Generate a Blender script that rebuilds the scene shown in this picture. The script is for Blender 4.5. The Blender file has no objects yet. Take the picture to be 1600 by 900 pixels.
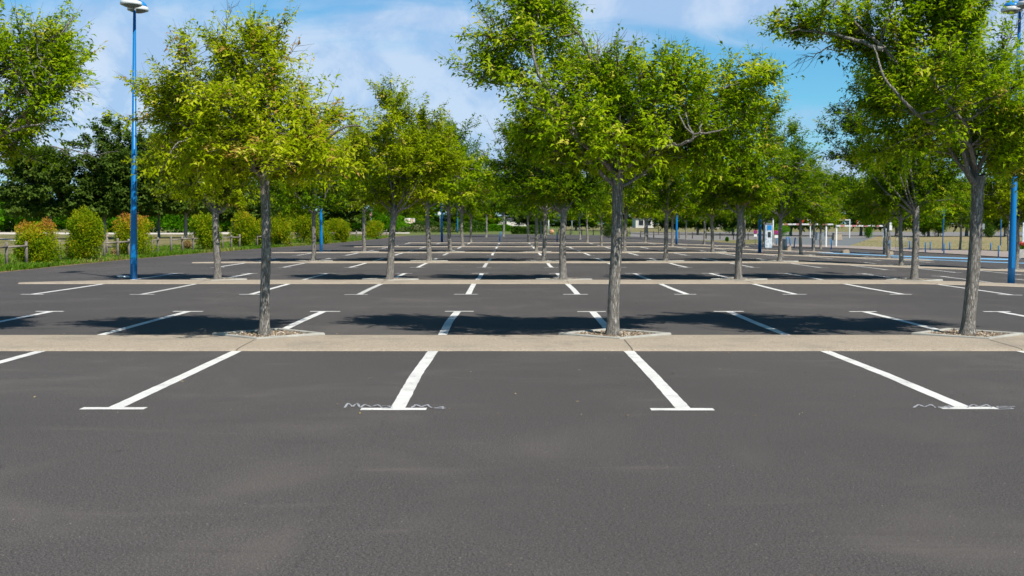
import bpy, bmesh, math, random
import numpy as np
from mathutils import Vector
R = math.radians
SC = bpy.context.scene
COL = SC.collection
F, H, VX, HY = 1778.0, 1.63, 799.0, 349.5        # focal length in photo pixels, eye height, vanishing point

# ------------------------------------------------------------------ camera
cd = bpy.data.cameras.new('camera'); cam = bpy.data.objects.new('camera', cd); COL.objects.link(cam)
cd.sensor_width = 36; cd.lens = F / 1600 * 36; cd.clip_start = 0.1; cd.clip_end = 6000
PITCH = math.atan((450 - HY) / F)
cam.location = (0, 0, H); cam.rotation_euler = (R(90) - PITCH, 0, -(800 - VX) / F)
cd.dof.use_dof = True; cd.dof.focus_distance = 16.3; cd.dof.aperture_fstop = 4.0
SC.camera = cam
SC.view_settings.view_transform = 'Standard'; SC.view_settings.look = 'None'
SC.view_settings.gamma = 1.0; SC.view_settings.use_curve_mapping = False
SC.view_settings.exposure = 0.18
SC.cycles.max_bounces = 8; SC.cycles.transparent_max_bounces = 8
SC.cycles.diffuse_bounces = 4; SC.cycles.transmission_bounces = 6

# ------------------------------------------------------------------ sun: shadows fall to the left and away from the viewer
SH = (-0.50, 0.64)                                # shadow offset per metre of height
ELEV = math.atan(1 / math.hypot(*SH))
sdir = Vector((-SH[0], -SH[1], 1)).normalized()   # towards the sun
sl = bpy.data.lights.new('sun', 'SUN'); so = bpy.data.objects.new('sun', sl); COL.objects.link(so)
sl.energy = 5.0; sl.angle = R(0.53); sl.color = (1.0, 0.94, 0.85)
so.rotation_euler = (-sdir).to_track_quat('-Z', 'Y').to_euler(); so.location = (30, -30, 60)

# ------------------------------------------------------------------ node helpers
class NT:
    def __init__(s, tree): s.t = tree; s.n = tree.nodes; s.l = tree.links
    def new(s, typ, **kw):
        nd = s.n.new(typ)
        for k, v in kw.items(): setattr(nd, k, v)
        return nd
    def put(s, sock, v):
        if isinstance(v, bpy.types.NodeSocket): s.l.new(v, sock)
        elif v is not None:
            try: sock.default_value = v
            except Exception: sock.default_value = (v, v, v)
    def m(s, op, a, b=None, c=None, clamp=False):
        nd = s.new('ShaderNodeMath', operation=op, use_clamp=clamp)
        s.put(nd.inputs[0], a)
        if b is not None: s.put(nd.inputs[1], b)
        if c is not None: s.put(nd.inputs[2], c)
        return nd.outputs[0]
    def vm(s, op, a, b):
        nd = s.new('ShaderNodeVectorMath', operation=op); s.put(nd.inputs[0], a); s.put(nd.inputs[1], b)
        return nd.outputs[0]
    def mix(s, f, a, b):
        nd = s.new('ShaderNodeMix', data_type='RGBA'); s.put(nd.inputs[0], f); s.put(nd.inputs[6], c4(a)); s.put(nd.inputs[7], c4(b))
        return nd.outputs[2]
    def ss(s, x, lo, hi, a=0.0, b=1.0):
        nd = s.new('ShaderNodeMapRange', interpolation_type='SMOOTHSTEP'); s.put(nd.inputs[0], x)
        for i, v in enumerate((lo, hi, a, b)): s.put(nd.inputs[i + 1], v)
        return nd.outputs[0]
    def noise(s, vec, scale, detail=3, rough=0.5, dist=0.0):
        nd = s.new('ShaderNodeTexNoise'); s.put(nd.inputs['Vector'], vec)
        nd.inputs['Scale'].default_value = scale; nd.inputs['Detail'].default_value = detail
        nd.inputs['Roughness'].default_value = rough; nd.inputs['Distortion'].default_value = dist
        return nd.outputs['Fac']
    def ramp(s, f, stops):
        nd = s.new('ShaderNodeValToRGB'); s.put(nd.inputs[0], f); e = nd.color_ramp.elements
        while len(e) < len(stops): e.new(0.5)
        for q, (p, c) in zip(e, stops): q.position = p; q.color = c4(c)
        return nd.outputs[0]
def c4(c):
    if isinstance(c, (tuple, list)) and len(c) == 3: return (*c, 1.0)
    return c

# ------------------------------------------------------------------ sky
W = bpy.data.worlds.new('World'); SC.world = W; W.use_nodes = True
w = NT(W.node_tree); w.n.clear()
SKY_S = 0.078
sky = w.new('ShaderNodeTexSky', sky_type='NISHITA', sun_disc=False)
sky.sun_elevation = ELEV; sky.sun_rotation = math.atan2(sdir.x, sdir.y)
sky.altitude = 0; sky.air_density = 1.0; sky.dust_density = 0.35; sky.ozone_density = 2.5
tc = w.new('ShaderNodeTexCoord'); d = tc.outputs['Generated']
sp = w.new('ShaderNodeSeparateXYZ'); w.l.new(d, sp.inputs[0])
az = w.m('DIVIDE', sp.outputs[0], w.m('MAXIMUM', sp.outputs[1], 0.05)); el = w.m('DIVIDE', sp.outputs[2], w.m('MAXIMUM', w.m('ABSOLUTE', sp.outputs[1]), 0.05))
cv = w.new('ShaderNodeCombineXYZ'); w.put(cv.inputs[0], w.m('MULTIPLY', az, 1.0)); w.put(cv.inputs[1], w.m('MULTIPLY', el, 5.2)); w.put(cv.inputs[2], w.m('MULTIPLY', sp.outputs[1], 0.6))
n1 = w.noise(cv.outputs[0], 5.0, 7, 0.55, 0.6)
n2 = w.noise(w.vm('ADD', d, (3.1, 1.7, 0.4)), 14.0, 8, 0.62, 0.3)
blobs = [(-0.42, .12, .20, .075, 1.0), (-0.16, .125, .16, .04, .75), (-0.10, .178, .07, .008, .45), (-0.06, .075, .15, .05, .9),
         (0.14, .195, .16, .022, .9), (0.08, .150, .05, .018, .45), (0.43, .175, .10, .05, .9), (0.29, .045, .09, .03, .7), (-0.02, .05, .10, .05, .5), (0.09, .11, .05, .02, .5)]
msk = None
for a, b, sa, sb, k in blobs:
    q = w.m('ADD', w.m('POWER', w.m('ABSOLUTE', w.m('DIVIDE', w.m('SUBTRACT', az, a), sa)), 2.0),
            w.m('POWER', w.m('ABSOLUTE', w.m('DIVIDE', w.m('SUBTRACT', el, b), sb)), 2.0))
    g = w.m('MULTIPLY', w.m('EXPONENT', w.m('MULTIPLY', q, -1.0)), k)
    msk = g if msk is None else w.m('ADD', msk, g)
# elsewhere in the sky: broken cloud of the same kind
cl = w.ss(w.m('ADD', w.m('MULTIPLY', msk, 0.75), w.m('MULTIPLY', w.m('SUBTRACT', n1, 0.5), 1.3)), -0.02, 0.50)
hz = w.ss(el, 0.0, 0.10, 0.35, 0.0)
sky_c = w.vm('MULTIPLY', sky.outputs[0], (0.60, 1.22, 1.48))
k = 1 / SKY_S
ccol = w.mix(w.ss(n2, .42, .62), (.37 * k, .52 * k, .76 * k), (.54 * k, .65 * k, .82 * k))
# brighter heaped cloud low on the left
qc = w.m('ADD', w.m('POWER', w.m('ABSOLUTE', w.m('DIVIDE', w.m('SUBTRACT', az, -0.38), .09)), 2.0), w.m('POWER', w.m('ABSOLUTE', w.m('DIVIDE', w.m('SUBTRACT', el, .105), .045)), 2.0))
cum = w.m('MULTIPLY', w.m('EXPONENT', w.m('MULTIPLY', qc, -1.0)), w.ss(n2, .44, .56))
ccol = w.mix(w.m('MULTIPLY', cum, .75), ccol, (.70 * k, .76 * k, .86 * k))
out = w.mix(w.m('MULTIPLY', cl, .88), sky_c, ccol)
out = w.mix(hz, out, (.42 * k, .58 * k, .82 * k))
out = w.vm('MULTIPLY', out, w.ss(sp.outputs[2], .22, .55, 1.0, .42))
bg = w.new('ShaderNodeBackground'); w.l.new(out, bg.inputs[0]); bg.inputs[1].default_value = SKY_S
wo = w.new('ShaderNodeOutputWorld'); w.l.new(bg.outputs[0], wo.inputs[0])

# ------------------------------------------------------------------ terrain: level, falling gently to the right
ZK = [(-1e4, 0), (11, 0), (13, -.05), (16, -.17), (21, -.35), (26, -.53), (30, -.60), (1e4, -.60)]
def Z(x):
    for (a, za), (b, zb) in zip(ZK, ZK[1:]):
        if x <= b: return za + (zb - za) * (x - a) / (b - a)
    return -.6
cp, spn = math.cos(PITCH), math.sin(PITCH)
def ray(px, py):
    u = (px - VX) / F; v = (450 - py) / F
    return u / (cp + v * spn), (v * cp - spn) / (cp + v * spn)   # x and z per metre of y
def G(px, py):
    rx, rz = ray(px, py); z = 0.0
    for _ in range(12):
        y = (H - z) / -rz; z = 0.5 * z + 0.5 * Z(rx * y)
    return (rx * y, y, Z(rx * y))
def P(px, py, y):
    rx, rz = ray(px, py); return (rx * y, y, H + rz * y)

# ------------------------------------------------------------------ objects
def tag(o, label=None, cat=None, group=None, kind=None):
    if label: o['label'] = label
    if cat: o['category'] = cat
    if group: o['group'] = group
    if kind: o['kind'] = kind
    return o
def empty(name, loc, rz=0.0):
    o = bpy.data.objects.new(name, None); COL.objects.link(o); o.location = loc; o.rotation_euler = (0, 0, rz); o.empty_display_size = .3
    return o
def link(name, me, mat=None, parent=None):
    o = bpy.data.objects.new(name, me); COL.objects.link(o)
    if mat is not None and len(me.materials) == 0: me.materials.append(mat)
    if parent is not None: o.parent = parent
    return o
def npmesh(name, V, T, smooth=False, tint=None):
    me = bpy.data.meshes.new(name); V = np.asarray(V, np.float32); T = np.asarray(T, np.int32)
    n, k = T.shape
    me.vertices.add(len(V)); me.vertices.foreach_set('co', V.ravel())
    me.loops.add(n * k); me.loops.foreach_set('vertex_index', T.ravel())
    me.polygons.add(n); me.polygons.foreach_set('loop_start', np.arange(0, n * k, k, dtype=np.int32))
    me.polygons.foreach_set('loop_total', np.full(n, k, np.int32))
    if smooth: me.polygons.foreach_set('use_smooth', np.ones(n, bool))
    me.update(calc_edges=True)
    if tint is not None:
        at = me.attributes.new('tint', 'FLOAT', 'POINT'); at.data.foreach_set('value', np.asarray(tint, np.float32))
    return me
class MB:
    """collects simple solids, builds one mesh object"""
    def __init__(s): s.b = bmesh.new()
    def box(s, c, size, rz=0.0, tilt=None, bevel=0.0):
        r = bmesh.ops.create_cube(s.b, size=1.0); vs = r['verts']
        for v in vs: v.co = Vector((v.co.x * size[0], v.co.y * size[1], v.co.z * size[2]))
        if bevel:
            es = list({e for v in vs for e in v.link_edges})
            rr = bmesh.ops.bevel(s.b, geom=es, offset=bevel, segments=2, affect='EDGES'); vs = list({v for f in rr['faces'] for v in f.verts} | {v for v in vs if v.is_valid})
        for v in vs:
            p = v.co.copy()
            if tilt: p = Vector((p.x * math.cos(tilt) + p.z * math.sin(tilt), p.y, -p.x * math.sin(tilt) + p.z * math.cos(tilt)))
            v.co = Vector((p.x * math.cos(rz) - p.y * math.sin(rz) + c[0], p.x * math.sin(rz) + p.y * math.cos(rz) + c[1], p.z + c[2]))
        return s
    def tube(s, pts, radii, n=8, cap=True):
        pts = [Vector(p) for p in pts]
        if not hasattr(radii, '__len__'): radii = [radii] * len(pts)
        rings = []
        for i, p in enumerate(pts):
            d = (pts[min(i + 1, len(pts) - 1)] - pts[max(i - 1, 0)]).normalized()
            a = d.orthogonal().normalized() if abs(d.z) < .99 else Vector((1, 0, 0)); b_ = d.cross(a).normalized(); a = b_.cross(d)
            rings.append([s.b.verts.new(p + (a * math.cos(t) + b_ * math.sin(t)) * radii[i]) for t in [2 * math.pi * k / n for k in range(n)]])
        for r0, r1 in zip(rings, rings[1:]):
            for k in range(n):
                f = s.b.faces.new((r0[k], r0[(k + 1) % n], r1[(k + 1) % n], r1[k])); f.smooth = True
        if cap:
            s.b.faces.new(rings[0][::-1]); s.b.faces.new(rings[-1])
        return s
    def lathe(s, prof, c, n=24):
        rings = [[s.b.verts.new((c[0] + r * math.cos(2 * math.pi * k / n), c[1] + r * math.sin(2 * math.pi * k / n), c[2] + z)) for k in range(n)] for r, z in prof]
        for r0, r1 in zip(rings, rings[1:]):
            for k in range(n):
                f = s.b.faces.new((r0[k], r0[(k + 1) % n], r1[(k + 1) % n], r1[k])); f.smooth = True
        if prof[0][0] > .01: s.b.faces.new(rings[0][::-1])
        if prof[-1][0] > .01: s.b.faces.new(rings[-1])
        return s
    def disc(s, c, r, depth, n=20):           # upright disc facing -Y
        a = [s.b.verts.new((c[0] + r * math.cos(2 * math.pi * k / n), c[1], c[2] + r * math.sin(2 * math.pi * k / n))) for k in range(n)]
        b_ = [s.b.verts.new((v.co.x, c[1] + depth, v.co.z)) for v in a]
        s.b.faces.new(a); s.b.faces.new(b_[::-1])
        for k in range(n): s.b.faces.new((a[k], b_[k], b_[(k + 1) % n], a[(k + 1) % n]))
        return s
    def prism(s, pts, z0, z1):
        a = [s.b.verts.new((p[0], p[1], z0)) for p in pts]; b_ = [s.b.verts.new((p[0], p[1], z1)) for p in pts]; n = len(pts)
        s.b.faces.new(a[::-1]); s.b.faces.new(b_)
        for k in range(n): s.b.faces.new((a[k], a[(k + 1) % n], b_[(k + 1) % n], b_[k]))
        return s
    def build(s, name, mat, parent=None):
        bmesh.ops.recalc_face_normals(s.b, faces=s.b.faces)
        me = bpy.data.meshes.new(name); s.b.to_mesh(me); s.b.free()
        return link(name, me, mat, parent)
def copy_tree(o, parent=None):
    c = o.copy(); COL.objects.link(c); c.parent = parent
    for ch in list(o.children): copy_tree(ch, c)
    return c

# ------------------------------------------------------------------ materials
def material(name, rough=0.7, spec=0.3):
    m = bpy.data.materials.new(name); m.use_nodes = True; t = NT(m.node_tree)
    b = m.node_tree.nodes['Principled BSDF']; b.inputs['Roughness'].default_value = rough; b.inputs['Specular IOR Level'].default_value = spec
    return m, t, b
def bump(t, b, h, strength=.5, dist=.02):
    nd = t.new('ShaderNodeBump'); nd.inputs['Strength'].default_value = strength; nd.inputs['Distance'].default_value = dist
    t.l.new(h, nd.inputs['Height']); t.l.new(nd.outputs[0], b.inputs['Normal'])
def pos(t): return t.new('ShaderNodeNewGeometry').outputs['Position']
def objc(t): return t.new('ShaderNodeTexCoord').outputs['Object']
def plain(name, c, rough=.5, spec=.4, var=.12, scale=6.0, metal=0.0, bmp=0.0):
    m, t, b = material(name, rough, spec); n = t.noise(objc(t), scale, 5, .6); b.inputs['Metallic'].default_value = metal
    t.put(b.inputs['Base Color'], t.mix(t.ss(n, .3, .7), tuple(v * (1 - var) for v in c), tuple(min(1, v * (1 + var)) for v in c)))
    if bmp: bump(t, b, t.noise(objc(t), scale * 6, 4), bmp, .01)
    return m

def mat_asphalt():
    m, t, b = material('asphalt', .86, .22); p = pos(t)
    fine = t.noise(p, 105, 2, .8); mid = t.noise(p, 66, 3, .85); big = t.noise(p, .55, 4, .6, .8); huge = t.noise(p, .13, 3, .5)
    st = t.noise(t.vm('MULTIPLY', p, (.5, 2.6, 1)), .8, 5, .65, .4)
    c = t.mix(t.ss(mid, .36, .64), (.034, .032, .0315), (.126, .118, .115))
    c = t.mix(t.ss(fine, .57, .66, 0, .85), c, (.33, .30, .28))             # pale stones
    c = t.mix(t.ss(fine, .42, .30, 0, .8), c, (.022, .02, .02))
    c = t.mix(t.ss(big, .48, .70, 0, .45), c, (.145, .132, .122))
    c = t.mix(t.ss(st, .57, .74, 0, .30), c, (.19, .17, .155))               # dusty scuffs
    c = t.mix(t.ss(st, .42, .30, 0, .22), c, (.045, .042, .043))
    c = t.mix(t.ss(huge, .35, .65, 0, .40), c, (.058, .054, .053))
    vo = t.new('ShaderNodeTexVoronoi'); t.put(vo.inputs['Vector'], p); vo.inputs['Scale'].default_value = 20
    vs = t.new('ShaderNodeSeparateColor'); t.l.new(vo.outputs['Color'], vs.inputs[0])
    chip = t.m('MULTIPLY', t.ss(vo.outputs['Distance'], .12, .07), t.ss(vs.outputs[0], .88, .92))   # scattered pale and rusty stones
    c = t.mix(t.m('MULTIPLY', chip, .8), c, t.mix(vs.outputs[1], (.42, .40, .37), (.30, .17, .09)))
    oil = t.m('MULTIPLY', t.ss(t.noise(p, 1.9, 3, .6), .66, .74), t.ss(t.noise(p, .31, 2, .5), .5, .6)); c = t.mix(t.m('MULTIPLY', oil, .45), c, (.032, .030, .030))
    s3 = t.new('ShaderNodeSeparateXYZ'); t.l.new(p, s3.inputs[0])
    wob = t.m('MULTIPLY', t.m('SUBTRACT', t.noise(p, 1.3, 4, .7), .5), .16)
    dx = t.m('ABSOLUTE', t.m('ADD', t.m('ADD', s3.outputs[0], 1.04), wob))   # joint between two laying passes
    c = t.mix(t.m('MULTIPLY', t.ss(dx, .025, .0, 0, .22), t.ss(t.noise(p, 3, 4, .7), .4, .6)), c, (.032, .03, .03))
    t.put(b.inputs['Base Color'], c)
    bump(t, b, t.m('ADD', t.m('MULTIPLY', fine, .6), mid), .35, .008)
    return m
def mat_aggregate():
    m, t, b = material('exposed_aggregate', .9, .2); p = pos(t)
    vo = t.new('ShaderNodeTexVoronoi'); t.put(vo.inputs['Vector'], p); vo.inputs['Scale'].default_value = 110
    hs = t.new('ShaderNodeSeparateColor'); t.l.new(vo.outputs['Color'], hs.inputs[0])
    c = t.ramp(hs.outputs[0], [(0, (.32, .26, .20)), (.35, (.41, .345, .265)), (.7, (.48, .41, .325)), (1, (.58, .51, .42))])
    c = t.mix(t.ss(t.noise(p, 1.1, 5, .65), .45, .72, 0, .55), c, (.27, .235, .20))
    s3 = t.new('ShaderNodeSeparateXYZ'); t.l.new(p, s3.inputs[0])
    c = t.mix(t.ss(t.noise(p, 6, 4, .7), .55, .75, 0, .35), c, (.56, .50, .42))
    t.put(b.inputs['Base Color'], c); bump(t, b, vo.outputs['Distance'], .7, .012)
    return m
def mat_paint():
    m, t, b = material('white_road_paint', .6, .35); p = pos(t)
    n = t.noise(p, 42, 4, .75); n2 = t.noise(p, 2.6, 4, .7)
    c = t.mix(t.ss(n2, .35, .7), (.80, .80, .77), (.66, .66, .64))
    wear = t.ss(t.m('ADD', t.m('MULTIPLY', n, .6), t.m('MULTIPLY', n2, .4)), .56, .64, 0, .7)
    t.put(b.inputs['Base Color'], t.mix(wear, c, (.16, .15, .15))); bump(t, b, n, .5, .006)
    return m
def mat_faded(name, col, thr, amt=1.0):
    m, t, b = material(name, .8, .2); p = pos(t); n = t.noise(p, 30, 4, .8)
    t.put(b.inputs['Base Color'], t.mix(t.ss(n, thr, thr + .14, 0, amt), col, (.108, .101, .098)))
    return m
def mat_concrete(name, c, var=.18):
    m, t, b = material(name, .85, .25); p = pos(t)
    n = t.noise(p, 3, 6, .7); f = t.noise(p, 80, 3)
    q = t.mix(t.ss(n, .3, .72), tuple(v * (1 - var) for v in c), tuple(v * (1 + var) for v in c))
    q = t.mix(t.ss(f, .6, .75, 0, .4), q, tuple(v * .5 for v in c))
    t.put(b.inputs['Base Color'], q); bump(t, b, f, .4, .008); return m
def mat_ground():
    m, t, b = material('rough_grass_ground', .95, .1); p = pos(t)
    a = t.noise(p, .35, 5, .65, .5); f = t.noise(p, 4.5, 6, .75); g = t.noise(p, 22, 4, .8)
    c = t.mix(t.ss(a, .40, .60), (.105, .145, .028), (.30, .235, .135))
    c = t.mix(t.ss(f, .48, .66, 0, .6), c, (.34, .28, .17)); c = t.mix(t.ss(f, .45, .32, 0, .65), c, (.07, .12, .02))
    c = t.mix(t.ss(g, .55, .7, 0, .5), c, (.06, .075, .02))
    t.put(b.inputs['Base Color'], c); bump(t, b, t.m('ADD', f, g), .9, .06); return m
def mat_bark():
    m, t, b = material('grey_bark', .92, .15); p = objc(t)
    oi = t.new('ShaderNodeObjectInfo')
    q = t.vm('MULTIPLY', t.vm('ADD', p, t.vm('MULTIPLY', oi.outputs['Random'], (7.0, 3.0, 5.0))), (1, 1, .13))
    n = t.noise(q, 62, 5, .65, .6); n2 = t.noise(t.vm('MULTIPLY', p, (1, 1, .35)), 14, 5, .65); n3 = t.noise(p, 5.0, 5, .65)
    rdg = t.m('ABSOLUTE', t.m('SUBTRACT', n, .5))
    c = t.mix(t.ss(rdg, .0, .09), (.17, .152, .13), (.47, .44, .40))
    c = t.mix(t.ss(n2, .5, .72, 0, .55), c, (.56, .53, .48))
    c = t.mix(t.ss(n3, .60, .72, 0, .5), c, (.13, .11, .085))
    c = t.mix(t.ss(t.noise(p, 11, 3, .6), .69, .75, 0, .55), c, (.42, .26, .06))    # lichen
    t.put(b.inputs['Base Color'], c); bump(t, b, t.m('ADD', t.ss(rdg, 0, .10), t.m('MULTIPLY', n2, .5)), .9, .02); return m
def mat_leaf(name, stops, trans=.38, rough=.5, tr_gain=1.55):
    m = bpy.data.materials.new(name); m.use_nodes = True; t = NT(m.node_tree)
    b = m.node_tree.nodes['Principled BSDF']; b.inputs['Roughness'].default_value = rough; b.inputs['Specular IOR Level'].default_value = .05
    at = t.new('ShaderNodeAttribute', attribute_name='tint'); oi = t.new('ShaderNodeObjectInfo')
    f = t.m('ADD', at.outputs['Fac'], t.m('MULTIPLY', t.m('SUBTRACT', oi.outputs['Random'], .5), .12))
    c = t.ramp(f, stops); t.put(b.inputs['Base Color'], c)
    tr = t.new('ShaderNodeBsdfTranslucent'); t.put(tr.inputs[0], t.vm('MULTIPLY', c, (tr_gain, tr_gain * 1.1, tr_gain * .3)))
    mx = t.new('ShaderNodeMixShader'); mx.inputs[0].default_value = trans
    t.l.new(b.outputs[0], mx.inputs[1]); t.l.new(tr.outputs[0], mx.inputs[2])
    t.l.new(mx.outputs[0], t.n['Material Output'].inputs[0]); return m

M = {}
M['asphalt'] = mat_asphalt(); M['agg'] = mat_aggregate(); M['paint'] = mat_paint(); M['ground'] = mat_ground(); M['bark'] = mat_bark()
M['kerb'] = mat_concrete('grey_concrete', (.40, .395, .36)); M['concrete'] = mat_concrete('pale_concrete', (.46, .44, .40)); M['paving'] = mat_concrete('pinkish_paving', (.34, .29, .26))
M['path'] = mat_concrete('white_gravel_path', (.66, .61, .54)); M['far_asphalt'] = mat_concrete('worn_grey_asphalt', (.23, .22, .21)); M['stone'] = mat_concrete('tan_stone', (.40, .33, .25))
M['chalk'] = mat_faded('faded_white_marking', (.40, .42, .46), .49); M['thin_paint'] = mat_faded('worn_white_paint', (.58, .58, .56), .54)
M['blue_line'] = mat_faded('light_blue_road_paint', (.22, .50, .78), .60, .5); M['joint'] = plain('dark_joint', (.06, .055, .05), .9)
M['blue'] = plain('blue_paint', (.0, .165, .45), .38, .5, .04, 3); M['dome_blue'] = plain('blue_lamp_dome', (.02, .26, .66), .3, .5, .05)
M['white_metal'] = plain('white_enamel', (.78, .80, .79), .4, .4, .04); M['glass'] = plain('frosted_lamp_glass', (.22, .23, .20), .3, .5, .1)
M['wood'] = plain('weathered_wood', (.27, .235, .20), .9, .15, .3, 9, bmp=.5); M['dark_wood'] = plain('dark_wood', (.10, .085, .07), .9, .1, .3, 6)
M['red'] = plain('red_enamel', (.62, .03, .03), .4, .4, .05); M['pale_red'] = plain('faded_red_stripe', (.60, .27, .26), .5, .3, .1); M['grey_metal'] = plain('grey_metal', (.30, .32, .33), .45, .5, .1, metal=.3)
M['sign_blue'] = plain('dark_blue_sign', (.03, .05, .35), .4, .4, .05); M['ink'] = plain('black_lettering', (.03, .03, .03), .6); M['green_metal'] = plain('green_post', (.04, .12, .09), .5, .4)
M['wall'] = plain('white_render_wall', (.70, .67, .60), .9, .1, .06, 1); M['roof'] = plain('orange_roof_tiles', (.42, .17, .09), .85, .15, .2, 3); M['window'] = plain('dark_window', (.03, .035, .04), .15, .6, .1); M['slate'] = plain('dark_slate', (.07, .07, .08), .7)
M['terracotta'] = plain('orange_rock', (.55, .30, .17), .85, .15, .2, 2); M['flower'] = plain('red_petals', (.6, .03, .04), .6)
LS_mid = [(0, (.018, .045, .001)), (.25, (.075, .140, .001)), (.5, (.205, .325, .002)), (.75, (.42, .51, .012)), (.92, (.60, .57, .09)), (1, (.45, .31, .08))]  # pale yellow upper stops put the leaf highlights into the colour
LS_yel = [(0, (.030, .055, .001)), (.25, (.115, .165, .001)), (.5, (.285, .365, .002)), (.75, (.48, .53, .016)), (.9, (.62, .56, .11)), (1, (.48, .30, .09))]  # here too the pale upper stops are painted leaf highlights
LS_grn = [(0, (.010, .035, .001)), (.3, (.048, .115, .001)), (.6, (.125, .225, .002)), (.85, (.27, .34, .006)), (1, (.36, .35, .03))]
M['twig'] = plain('brown_twig', (.085, .060, .028), .9, .1, .2, 4)
M['leaf_mid'] = mat_leaf('leaf_yellow_green', LS_mid); M['leaf_yellow'] = mat_leaf('leaf_yellowing', LS_yel); M['leaf_green'] = mat_leaf('leaf_green', LS_grn)
M['leaf_dark'] = mat_leaf('leaf_dark_evergreen', [(0, (.020, .045, .006)), (.5, (.070, .120, .016)), (.85, (.13, .19, .03)), (1, (.18, .23, .06))], .2)
M['leaf_bright'] = mat_leaf('leaf_bright_shrub', [(0, (.030, .10, .003)), (.5, (.095, .26, .005)), (1, (.20, .38, .012))], .35)
M['leaf_shrub'] = mat_leaf('leaf_turning_shrub', [(0, (.050, .11, .003)), (.3, (.16, .25, .004)), (.6, (.34, .37, .008)), (.8, (.50, .34, .02)), (.92, (.46, .22, .05)), (1, (.40, .13, .05))], .35)
M['leaf_hedge'] = mat_leaf('leaf_hedge', [(0, (.015, .045, .004)), (.5, (.05, .11, .010)), (1, (.12, .19, .02))], .2)
M['grass'] = mat_leaf('grass_blades', [(0, (.05, .13, .008)), (.5, (.13, .27, .015)), (.8, (.30, .30, .08)), (1, (.48, .40, .20))], .3, .6, 1.1)
M['chips'] = mat_leaf('bark_chips', [(0, (.16, .11, .07)), (.4, (.36, .27, .18)), (.75, (.50, .44, .37)), (1, (.60, .55, .48))], 0.0, .9)
M['litter'] = mat_leaf('dry_leaf', [(0, (.16, .10, .04)), (.5, (.34, .24, .09)), (1, (.55, .46, .30))], .1, .8)

# ------------------------------------------------------------------ ground sheets
def sheet(name, pts, off, mat, label=None, kind='structure', parent=None):
    b = bmesh.new(); b.faces.new([b.verts.new((p[0], p[1], 0)) for p in pts])
    bmesh.ops.triangulate(b, faces=b.faces[:])
    for kx, _ in ZK[1:-1]:
        bmesh.ops.bisect_plane(b, geom=b.verts[:] + b.edges[:] + b.faces[:], plane_co=(kx, 0, 0), plane_no=(1, 0, 0))
    for v in b.verts: v.co.z = Z(v.co.x) + off
    bmesh.ops.recalc_face_normals(b, faces=b.faces)
    for f in b.faces:
        if f.normal.z < 0: f.normal_flip()
    me = bpy.data.meshes.new(name); b.to_mesh(me); b.free()
    o = link(name, me, mat, parent)
    if kind: o['kind'] = kind
    if label: o['label'] = label
    return o
sheet('ground', [(-3000, -300), (3000, -300), (3000, 5500), (-3000, 5500)], -.02, M['ground'])
left_edge = [G(*q)[:2] for q in [(0, 426), (100, 415.5), (200, 405.6), (300, 397), (400, 389), (500, 382), (560, 376.5), (600, 372.5), (618, 369.5), (640, 368)]]
far_edge = [G(*q)[:2] for q in [(700, 366), (800, 366), (900, 367), (1000, 370), (1060, 373.5), (1120, 378), (1180, 382.5), (1290, 386.5), (1400, 391), (1480, 396.5), (1600, 404)]]
sheet('car_park_asphalt', [(-17.2, -60)] + left_edge + far_edge + [(60, 72), (60, -60)], 0.0, M['asphalt'], 'dark asphalt surface of the empty car park')
# crumbling brown verge beside the asphalt
ve = [(x - .03, y) for x, y in left_edge]
sheet('verge_soil', ve + [(x - .38 - .12 * math.sin(y), y) for x, y in ve[::-1]], -.008, plain('brown_soil', (.25, .17, .11), .95, .1, .35, 4), 'strip of bare brown soil along the asphalt edge')
sheet('gravel_path', [G(*q)[:2] for q in [(-700, 366), (310, 366), (600, 364.5), (640, 364.8), (640, 362.2), (310, 362.8), (-700, 362.4)]], -.004, M['path'], 'pale gravel path beyond the wooden fence')
sheet('gravel_spur', [G(*q)[:2] for q in [(-60, 369.5), (40, 374), (60, 378.5), (50, 379), (0, 373.5), (-60, 371)]], -.005, M['path'], 'pale spur of path at the left edge')
sheet('lower_road', [G(*q)[:2] for q in [(985, 373), (1190, 373.5), (1420, 371), (2100, 371), (2100, 362), (985, 362.5)]], -.010, M['far_asphalt'], 'worn grey road behind the wooden rail fence')
sheet('entrance_road', [G(*q)[:2] for q in [(1205, 386), (1320, 386.2), (1345, 381), (1368, 376), (1400, 371.5), (1205, 371.5)]], -.006, plain('blue_grey_asphalt', (.17, .185, .19), .9, .2, .1, 1), 'blue grey entrance road under the height barriers')
sheet('pavement', [G(*q)[:2] for q in [(1170, 381.2), (1200, 384.2), (1320, 388.2), (1480, 397), (1800, 417), (1800, 404), (1500, 390.5), (1400, 387.2), (1320, 384.5), (1200, 381.2)]], .05, M['paving'], 'pinkish pavement at the far right edge of the car park')
sheet('dry_grass_bank', [G(*q)[:2] for q in [(1322, 385.5), (1400, 389), (1500, 392.5), (1800, 405), (1800, 369), (1372, 369), (1345, 378)]], -.003, mat_concrete('dry_grass', (.30, .25, .13), .35), 'dry mown grass beyond the blue bollards')
sheet('grass_strip', [G(*q)[:2] for q in [(640, 368.2), (700, 366.1), (900, 367.1), (985, 369.8), (985, 360), (600, 360), (600, 364)]], -.006, mat_concrete('short_grass', (.14, .17, .045), .4), 'short grass beyond the far end of the car park')

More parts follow.
